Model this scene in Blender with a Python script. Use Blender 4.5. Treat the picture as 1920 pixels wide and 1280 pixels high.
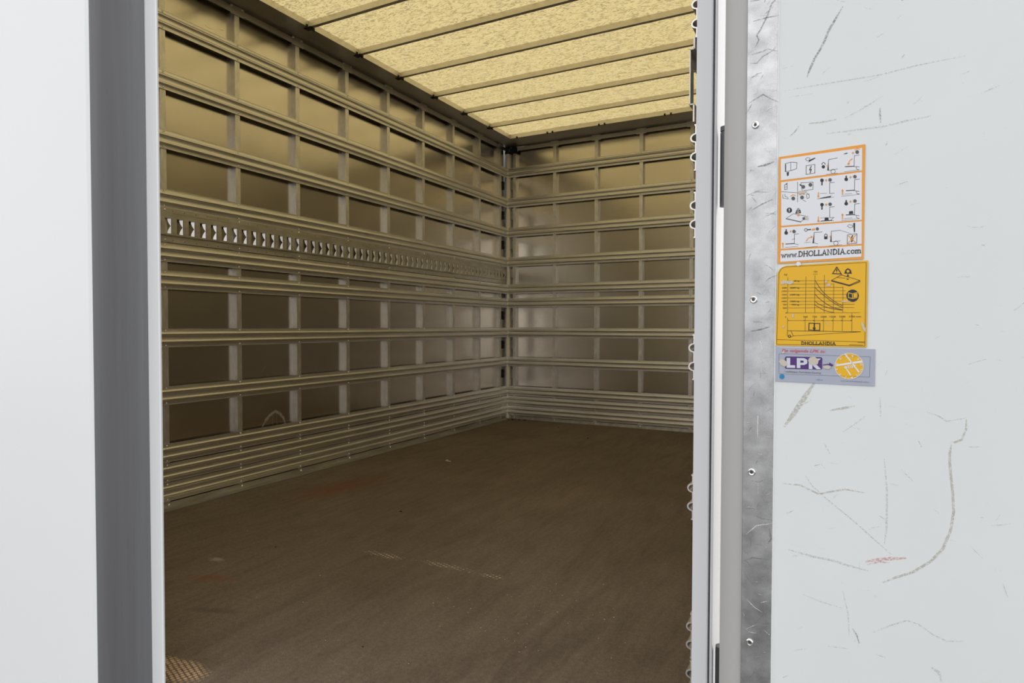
import bpy, bmesh, math, random
from mathutils import Matrix, Vector
random.seed(7)
for o in list(bpy.data.objects):
    bpy.data.objects.remove(o, do_unlink=True)
SC = bpy.context.scene
COL = SC.collection

# ------------------------------------------------------------------ camera
ZC = 0.79                       # eye height above the load floor
cam_d = bpy.data.cameras.new('camera')
cam = bpy.data.objects.new('camera', cam_d)
COL.objects.link(cam)
cam_d.sensor_width = 36.0
cam_d.lens = 22.4274
cam_d.clip_start = 0.02
_r = Vector((0.8835, 0.4683, 0.002)); _u = Vector((-0.0131, 0.0205, 0.9997)); _w = Vector((-0.4682, 0.8833, -0.0243))
cam.matrix_world = Matrix(((_r.x, _u.x, -_w.x, 0), (_r.y, _u.y, -_w.y, 0), (_r.z, _u.z, -_w.z, ZC), (0, 0, 0, 1)))
SC.camera = cam

# ------------------------------------------------------------------ light
W = bpy.data.worlds.new('world'); SC.world = W; W.use_nodes = True
# even, bright open sky
bg = W.node_tree.nodes['Background']
bg.inputs['Color'].default_value = (0.985, 0.985, 0.985, 1)
bg.inputs['Strength'].default_value = 1.0
sun_d = bpy.data.lights.new('sun_offscreen', 'SUN'); sun_d.energy = 1.5; sun_d.angle = math.radians(3); sun_d.color = (1.0, 0.95, 0.86)
sun = bpy.data.objects.new('sun_offscreen', sun_d); COL.objects.link(sun)
sun.location = (6, 6, 9)
sun.rotation_euler = Vector((-0.74, -0.36, -0.62)).to_track_quat('-Z', 'Y').to_euler()
vs = SC.view_settings
vs.view_transform = 'Standard'; vs.look = 'None'; vs.gamma = 1.0; vs.use_curve_mapping = False
vs.exposure = 0.5

# ------------------------------------------------------------------ helpers
def tag(o, label=None, cat=None, group=None, kind=None):
    if label: o['label'] = label
    if cat: o['category'] = cat
    if group: o['group'] = group
    if kind: o['kind'] = kind
    return o

def empty(name, loc=(0, 0, 0), rz=0.0):
    o = bpy.data.objects.new(name, None); COL.objects.link(o)
    o.location = loc; o.rotation_euler = (0, 0, rz); o.empty_display_size = 0.1
    return o

def mesh_obj(name, verts, faces, mat, parent=None, smooth=None):
    me = bpy.data.meshes.new(name)
    me.from_pydata([tuple(v) for v in verts], [], faces)
    bm = bmesh.new(); bm.from_mesh(me)
    bmesh.ops.recalc_face_normals(bm, faces=bm.faces[:])
    bm.to_mesh(me); bm.free()
    if smooth:
        me.polygons.foreach_set('use_smooth', [True] * len(me.polygons))
        me.set_sharp_from_angle(angle=math.radians(smooth))
    if mat: me.materials.append(mat)
    return link(name, me, parent)

def link(name, me, parent=None, loc=None):
    o = bpy.data.objects.new(name, me); COL.objects.link(o)
    if parent: o.parent = parent
    if loc: o.location = loc
    return o

class MB:
    """collects shapes of one part"""
    def __init__(s): s.v = []; s.f = []
    def add(s, v, f):
        n = len(s.v); s.v += [tuple(p) for p in v]; s.f += [tuple(i + n for i in q) for q in f]; return s
    def box(s, x0, x1, y0, y1, z0, z1):
        v = [(x, y, z) for z in (z0, z1) for y in (y0, y1) for x in (x0, x1)]
        return s.add(v, [(0, 1, 3, 2), (4, 6, 7, 5), (0, 4, 5, 1), (2, 3, 7, 6), (0, 2, 6, 4), (1, 5, 7, 3)])
    def prism(s, prof, axis, a0, a1):
        """closed 2-D outline pushed along an axis; outline is (x,z) for 'y', (y,z) for 'x', (x,y) for 'z'"""
        n = len(prof)
        def P(p, a):
            return {'y': (p[0], a, p[1]), 'x': (a, p[0], p[1]), 'z': (p[0], p[1], a)}[axis]
        v = [P(p, a0) for p in prof] + [P(p, a1) for p in prof]
        f = [(i, (i + 1) % n, n + (i + 1) % n, n + i) for i in range(n)]
        f += [tuple(range(n))[::-1], tuple(range(n, 2 * n))]
        return s.add(v, f)
    def dome(s, c, nrm, r, h, seg=8):
        nrm = Vector(nrm).normalized(); a = nrm.orthogonal().normalized(); b = nrm.cross(a); c = Vector(c)
        v = []; f = []
        for k, (rr, hh) in enumerate(((1, 0), (.75, .7))):
            for i in range(seg):
                t = 2 * math.pi * i / seg
                v.append(c + (a * math.cos(t) + b * math.sin(t)) * r * rr + nrm * h * hh)
        v.append(c + nrm * h)
        for i in range(seg):
            j = (i + 1) % seg
            f.append((i, j, seg + j, seg + i)); f.append((seg + i, seg + j, 2 * seg))
        return s.add(v, f)
    def build(s, name, mat, parent=None, smooth=None):
        return mesh_obj(name, s.v, s.f, mat, parent, smooth)

# ------------------------------------------------------------------ materials
def new_mat(name):
    m = bpy.data.materials.new(name); m.use_nodes = True
    nt = m.node_tree; nt.nodes.clear()
    out = nt.nodes.new('ShaderNodeOutputMaterial')
    return m, nt, out

def N(nt, t, **kw):
    n = nt.nodes.new(t)
    for k, v in kw.items():
        if k in n.inputs: n.inputs[k].default_value = v
        else: setattr(n, k, v)
    return n

def tex_coord(nt, scale=(1, 1, 1), loc=(0, 0, 0), rot=(0, 0, 0)):
    tc = nt.nodes.new('ShaderNodeTexCoord'); mp = nt.nodes.new('ShaderNodeMapping')
    mp.inputs['Scale'].default_value = scale; mp.inputs['Location'].default_value = loc; mp.inputs['Rotation'].default_value = rot
    nt.links.new(tc.outputs['Object'], mp.inputs['Vector'])
    return mp.outputs['Vector']

def noise(nt, vec, scale, detail=4, rough=.5, dist=0.0):
    n = N(nt, 'ShaderNodeTexNoise'); n.inputs['Scale'].default_value = scale; n.inputs['Detail'].default_value = detail
    n.inputs['Roughness'].default_value = rough; n.inputs['Distortion'].default_value = dist
    nt.links.new(vec, n.inputs['Vector']); return n.outputs['Fac']

def ramp(nt, fac, stops):
    r = nt.nodes.new('ShaderNodeValToRGB'); e = r.color_ramp.elements
    while len(e) > 1: e.remove(e[-1])
    for i, (p, c) in enumerate(stops):
        el = e[0] if i == 0 else e.new(p)
        el.position = p; el.color = (c, c, c, 1) if isinstance(c, (int, float)) else (*c, 1)
    nt.links.new(fac, r.inputs['Fac']); return r.outputs['Color']

def mix(nt, fac, a, b, mode='MIX'):
    m = nt.nodes.new('ShaderNodeMix'); m.data_type = 'RGBA'; m.blend_type = mode
    for sock, val in ((m.inputs[0], fac), (m.inputs[6], a), (m.inputs[7], b)):
        if isinstance(val, (int, float)): sock.default_value = val
        elif isinstance(val, tuple): sock.default_value = (*val, 1)
        else: nt.links.new(val, sock)
    return m.outputs[2]

def math_n(nt, op, a, b=0.0, c=None):
    m = nt.nodes.new('ShaderNodeMath'); m.operation = op
    for i, val in enumerate((a, b) if c is None else (a, b, c)):
        if isinstance(val, (int, float)): m.inputs[i].default_value = val
        else: nt.links.new(val, m.inputs[i])
    return m.outputs[0]

def bsdf(nt, out, col, rough=.5, metal=0.0, spec=.5, bump=None, bump_str=.2, bump_dist=.002):
    b = nt.nodes.new('ShaderNodeBsdfPrincipled')
    for sock, val in ((b.inputs['Base Color'], col), (b.inputs['Roughness'], rough), (b.inputs['Metallic'], metal)):
        if isinstance(val, (int, float)): sock.default_value = val
        elif isinstance(val, tuple): sock.default_value = (*val, 1)
        else: nt.links.new(val, sock)
    b.inputs['Specular IOR Level'].default_value = spec
    if bump is not None:
        bn = nt.nodes.new('ShaderNodeBump'); bn.inputs['Strength'].default_value = bump_str; bn.inputs['Distance'].default_value = bump_dist
        nt.links.new(bump, bn.inputs['Height']); nt.links.new(bn.outputs['Normal'], b.inputs['Normal'])
    nt.links.new(b.outputs[0], out.inputs['Surface'])
    return b

def simple(name, col, rough=.5, metal=0.0, spec=.5):
    m, nt, out = new_mat(name); bsdf(nt, out, col, rough, metal, spec); return m

def aluminium(name, c, rough, grime=.25, stretch=(1, 1, 1), scale=6):
    """mill-finish aluminium with stains and fine scratches"""
    m, nt, out = new_mat(name)
    v = tex_coord(nt, stretch)
    big = noise(nt, v, scale, 5, .6)
    fine = noise(nt, v, scale * 30, 3, .6)
    f = math_n(nt, 'ADD', math_n(nt, 'MULTIPLY', big, .7), math_n(nt, 'MULTIPLY', fine, .3))
    lo = tuple(x * (1 - grime) for x in c)
    col = mix(nt, ramp(nt, f, [(.32, 0), (.62, 1)]), lo, c)
    rg = math_n(nt, 'ADD', rough - .07, math_n(nt, 'MULTIPLY', big, .14))
    bsdf(nt, out, col, rg, 1.0, bump=fine, bump_str=.05, bump_dist=.001)
    return m

MAT = {}
MAT['rail_y'] = aluminium('rail aluminium', (.85, .83, .79), .42, .22, (6, .5, 6), 5)
MAT['rail_x'] = aluminium('rail aluminium across', (.83, .81, .77), .44, .25, (.5, 6, 6), 5)
MAT['post'] = aluminium('post aluminium', (.88, .86, .82), .5, .3, (3, 3, 1.2), 12)
MAT['track'] = aluminium('track steel', (.70, .67, .60), .48, .3, (4, 1, 4), 8)
MAT['lip'] = simple('bright punched edge', (.97, .97, .98), .38, 1.0)
MAT['roof_alu'] = aluminium('roof profile aluminium', (.70, .67, .61), .38, .15, (1, 1, 1), 3)
MAT['base'] = aluminium('floor angle aluminium', (.68, .66, .60), .5, .4, (4, .7, 4), 6)
MAT['rivet'] = simple('rivet', (.93, .92, .9), .22, 1.0)
MAT['black'] = simple('black fixing', (.012, .011, .010), .6)
MAT['dark_steel'] = simple('dark steel', (.10, .10, .105), .45, .8)
MAT['rubber'] = None

def panel_mat():
    m, nt, out = new_mat('wall sheet')
    v = tex_coord(nt)
    big = noise(nt, v, 2.2, 4, .5)
    sm = noise(nt, v, 26, 5, .7, 1.2)
    # sparse light scratches
    v2 = tex_coord(nt, (1, 2.2, 7), (3.1, 1.7, .4), (.5, .2, .3))
    sc = noise(nt, v2, 14, 6, .75, 2.0)
    scr = ramp(nt, sc, [(.62, 0), (.68, 1)])
    low = N(nt, 'ShaderNodeSeparateXYZ'); nt.links.new(tex_coord(nt), low.inputs[0])
    wear = ramp(nt, low.outputs['Z'], [(.15, 1), (1.0, .35), (2.0, .15)])
    col = mix(nt, ramp(nt, big, [(.3, 0), (.7, 1)]), (.61, .565, .50), (.70, .65, .575))
    col = mix(nt, math_n(nt, 'MULTIPLY', math_n(nt, 'MULTIPLY', scr, wear), .8), col, (.75, .73, .70))
    rg = math_n(nt, 'ADD', .15, math_n(nt, 'MULTIPLY', sm, .14))
    bsdf(nt, out, col, rg, 1.0, bump=big, bump_str=.12, bump_dist=.004)
    return m
MAT['panel'] = panel_mat()

def roof_mat():
    m, nt, out = new_mat('translucent roof sheet')
    v = tex_coord(nt, (1.0, 2.4, 1), rot=(0, 0, .25))
    a = noise(nt, v, 29, 2, .6, 1.8)
    b = noise(nt, v, 16, 2, .5, .5)
    fl = ramp(nt, a, [(.50, 0), (.585, 1)])
    col = mix(nt, math_n(nt, 'MULTIPLY', fl, .75), (.63, .515, .255), (.26, .20, .085))
    col = mix(nt, math_n(nt, 'MULTIPLY', ramp(nt, b, [(.35, 0), (.7, 1)]), .25), col, (.56, .45, .21))
    t = nt.nodes.new('ShaderNodeBsdfTranslucent'); nt.links.new(col, t.inputs['Color'])
    d = nt.nodes.new('ShaderNodeBsdfDiffuse'); d.inputs['Color'].default_value = (.62, .52, .30, 1)
    ms = nt.nodes.new('ShaderNodeMixShader'); ms.inputs[0].default_value = .68
    nt.links.new(d.outputs[0], ms.inputs[1]); nt.links.new(t.outputs[0], ms.inputs[2])
    nt.links.new(ms.outputs[0], out.inputs['Surface'])
    return m
MAT['roof'] = roof_mat()

def floor_mat():
    m, nt, out = new_mat('anti-slip plywood floor')
    v = tex_coord(nt)
    big = noise(nt, v, 1.4, 4, .55)
    drag = noise(nt, tex_coord(nt, (5, 1, 1), rot=(0, 0, .55)), 2.4, 6, .65, .6)
    grain = noise(nt, v, 420, 2, .8)
    mid = noise(nt, v, 38, 4, .7)
    col = mix(nt, ramp(nt, big, [(.32, 0), (.7, 1)]), (.150, .112, .080), (.225, .176, .135))
    col = mix(nt, math_n(nt, 'MULTIPLY', ramp(nt, drag, [(.46, 0), (.66, 1)]), .40), col, (.105, .082, .062))
    col = mix(nt, math_n(nt, 'MULTIPLY', ramp(nt, mid, [(.5, 0), (.75, 1)]), .25), col, (.28, .225, .178))
    g2 = noise(nt, tex_coord(nt, (7, 1.1, 1), rot=(0, 0, .10)), 5, 6, .7, .9)
    col = mix(nt, 1.0, col, ramp(nt, g2, [(.30, .84), (.5, 1.0), (.72, 1.13)]), 'MULTIPLY')
    g3 = noise(nt, v, 85, 3, .75)
    col = mix(nt, 1.0, col, ramp(nt, g3, [(.3, .8), (.7, 1.2)]), 'MULTIPLY')
    sp = ramp(nt, grain, [(.35, .62), (.65, 1.34)])
    col = mix(nt, 1.0, col, sp, 'MULTIPLY')
    # masks: helper gives 1 inside a soft ellipse
    def blob(cx, cy, rx, ry, rot=0.0, wob=.5, core=.2):
        mp = nt.nodes.new('ShaderNodeMapping'); mp.vector_type = 'TEXTURE'
        mp.inputs['Location'].default_value = (cx, cy, 0); mp.inputs['Rotation'].default_value = (0, 0, rot); mp.inputs['Scale'].default_value = (rx, ry, 1)
        nt.links.new(v, mp.inputs['Vector'])
        sx = nt.nodes.new('ShaderNodeSeparateXYZ'); nt.links.new(mp.outputs[0], sx.inputs[0])
        d = math_n(nt, 'SQRT', math_n(nt, 'ADD', math_n(nt, 'MULTIPLY', sx.outputs[0], sx.outputs[0]), math_n(nt, 'MULTIPLY', sx.outputs[1], sx.outputs[1])))
        d = math_n(nt, 'ADD', d, math_n(nt, 'MULTIPLY', math_n(nt, 'SUBTRACT', math_n(nt, 'ADD', math_n(nt, 'MULTIPLY', mid, .5), math_n(nt, 'MULTIPLY', g2, .5)), .5), wob * 5))
        return ramp(nt, d, [(core, 1), (1.0, 0)])
    # waffle-pattern wear: bare wood showing on the raised dots
    ck = N(nt, 'ShaderNodeTexVoronoi'); ck.inputs['Randomness'].default_value = .15; ck.inputs['Scale'].default_value = 95
    nt.links.new(tex_coord(nt, rot=(0, 0, .35)), ck.inputs['Vector'])
    dots = ramp(nt, ck.outputs['Distance'], [(.34, 1), (.46, 0)])
    w1 = math_n(nt, 'MAXIMUM', blob(-1.37, .915, .11, .048, .1, .16, .7), blob(-1.19, .875, .08, .035, .2, .16, .7))
    col = mix(nt, math_n(nt, 'MULTIPLY', math_n(nt, 'MULTIPLY', w1, dots), 1.0), col, (.66, .45, .28))
    w2 = math_n(nt, 'MAXIMUM', blob(-1.40, 1.722, .10, .022, 0, .8), math_n(nt, 'MAXIMUM', blob(-1.17, 1.738, .12, .02, 0, .9), blob(-.98, 1.735, .06, .018, 0, .9)))
    ck2 = N(nt, 'ShaderNodeTexVoronoi'); ck2.inputs['Randomness'].default_value = .1; ck2.inputs['Scale'].default_value = 70
    nt.links.new(tex_coord(nt, rot=(0, 0, .35)), ck2.inputs['Vector'])
    d2 = ramp(nt, ck2.outputs['Distance'], [(.26, 1), (.38, 0)])
    col = mix(nt, math_n(nt, 'MULTIPLY', math_n(nt, 'MULTIPLY', w2, d2), .8), col, (.66, .56, .42))
    # rust-brown stains and one dusty smear
    for (cx, cy, rx, ry, rot, c, k) in ((-1.75, 1.31, .10, .035, .3, (.24, .10, .05), .75), (-2.2, 2.35, .16, .35, -.1, (.19, .08, .042), .8),
                                        (-1.88, 1.42, .035, .02, 0, (.42, .37, .33), .8), (-1.55, 1.16, .12, .02, .35, (.07, .06, .05), .45),
                                        (-.62, 1.42, .05, .3, -.35, (.09, .075, .06), .35), (-.75, 1.32, .35, .03, .9, (.10, .08, .06), .2)):
        col = mix(nt, math_n(nt, 'MULTIPLY', blob(cx, cy, rx, ry, rot, .6), k), col, c)
    rg = math_n(nt, 'ADD', .52, math_n(nt, 'MULTIPLY', mid, .2))
    bsdf(nt, out, col, rg, 0.0, .35, bump=grain, bump_str=.25, bump_dist=.001)
    return m
MAT['floor'] = floor_mat()

def gelcoat(name, c, dirt=.12):
    m, nt, out = new_mat(name)
    v = tex_coord(nt)
    a = noise(nt, v, 3.0, 5, .6)
    s = noise(nt, tex_coord(nt, (1, 1, 2.5), rot=(0, .5, .2)), 22, 6, .72, 2.4)
    f = noise(nt, v, 120, 3, .6)
    col = mix(nt, math_n(nt, 'MULTIPLY', ramp(nt, a, [(.35, 0), (.75, 1)]), dirt), c, (.62, .63, .62))
    col = mix(nt, math_n(nt, 'MULTIPLY', ramp(nt, s, [(.66, 0), (.74, 1)]), dirt * 2.2), col, (.42, .42, .41))
    bsdf(nt, out, col, .42, 0.0, .4, bump=f, bump_str=.06, bump_dist=.001)
    return m
MAT['door_white'] = gelcoat('scuffed white door sheet', (.80, .832, .838), .2)
MAT['outer_white'] = gelcoat('white outer skin', (.89, .91, .93), .02)
MAT['grey_paint'] = gelcoat('grey painted profile', (.46, .455, .445), .10)
MAT['frame_paint'] = gelcoat('light grey frame paint', (.66, .665, .69), .05)
MAT['strip'] = aluminium('scratched edge strip', (.68, .685, .70), .42, .45, (2.5, 2.5, 3), 11)
MAT['cream'] = gelcoat('cream corner pole', (.92, .90, .84), .02)

def rubber_mat():
    m, nt, out = new_mat('grey rubber')
    f = noise(nt, tex_coord(nt, (30, 30, .6)), 3, 3, .5)
    col = mix(nt, f, (.135, .137, .150), (.19, .193, .206))
    bsdf(nt, out, col, .38, 0.0, .5)
    return m
MAT['rubber'] = rubber_mat()

def asphalt():
    m, nt, out = new_mat('asphalt')
    v = tex_coord(nt)
    col = mix(nt, noise(nt, v, 60, 5, .8), (.08, .08, .08), (.16, .158, .155))
    bsdf(nt, out, col, .9, 0.0, .2)
    return m
MAT['asphalt'] = asphalt()

def scuff_mat(name, c, scale=260, cut=.47, amt=.6):
    """broken rub mark: paint only where the noise lets it through"""
    m, nt, out = new_mat(name)
    n = noise(nt, tex_coord(nt), scale, 4, .7)
    b = nt.nodes.new('ShaderNodeBsdfPrincipled'); b.inputs['Base Color'].default_value = (*c, 1); b.inputs['Roughness'].default_value = .6
    t = nt.nodes.new('ShaderNodeBsdfTransparent'); ms = nt.nodes.new('ShaderNodeMixShader')
    nt.links.new(ramp(nt, n, [(cut - .12, 0), (cut + .16, amt)]), ms.inputs[0])
    nt.links.new(t.outputs[0], ms.inputs[1]); nt.links.new(b.outputs[0], ms.inputs[2]); nt.links.new(ms.outputs[0], out.inputs['Surface'])
    return m
SCUFF = {'d': scuff_mat('grey rub', (.26, .26, .26), 420, .47, .7), 'f': scuff_mat('faint rub', (.55, .555, .55), 420, .48, .5), 'b': scuff_mat('brown rub', (.55, .52, .46), 300, .46, .65),
         'r': scuff_mat('red rub', (.70, .30, .32), 420, .50, .65), 'k': scuff_mat('dark scratch', (.20, .20, .21), 500, .42, .6), 'p': scuff_mat('pale sheet scratch', (.60, .58, .55), 300, .44, .65), 'w': scuff_mat('bright scratch', (.9, .9, .92), 500, .45, .8)}

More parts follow.
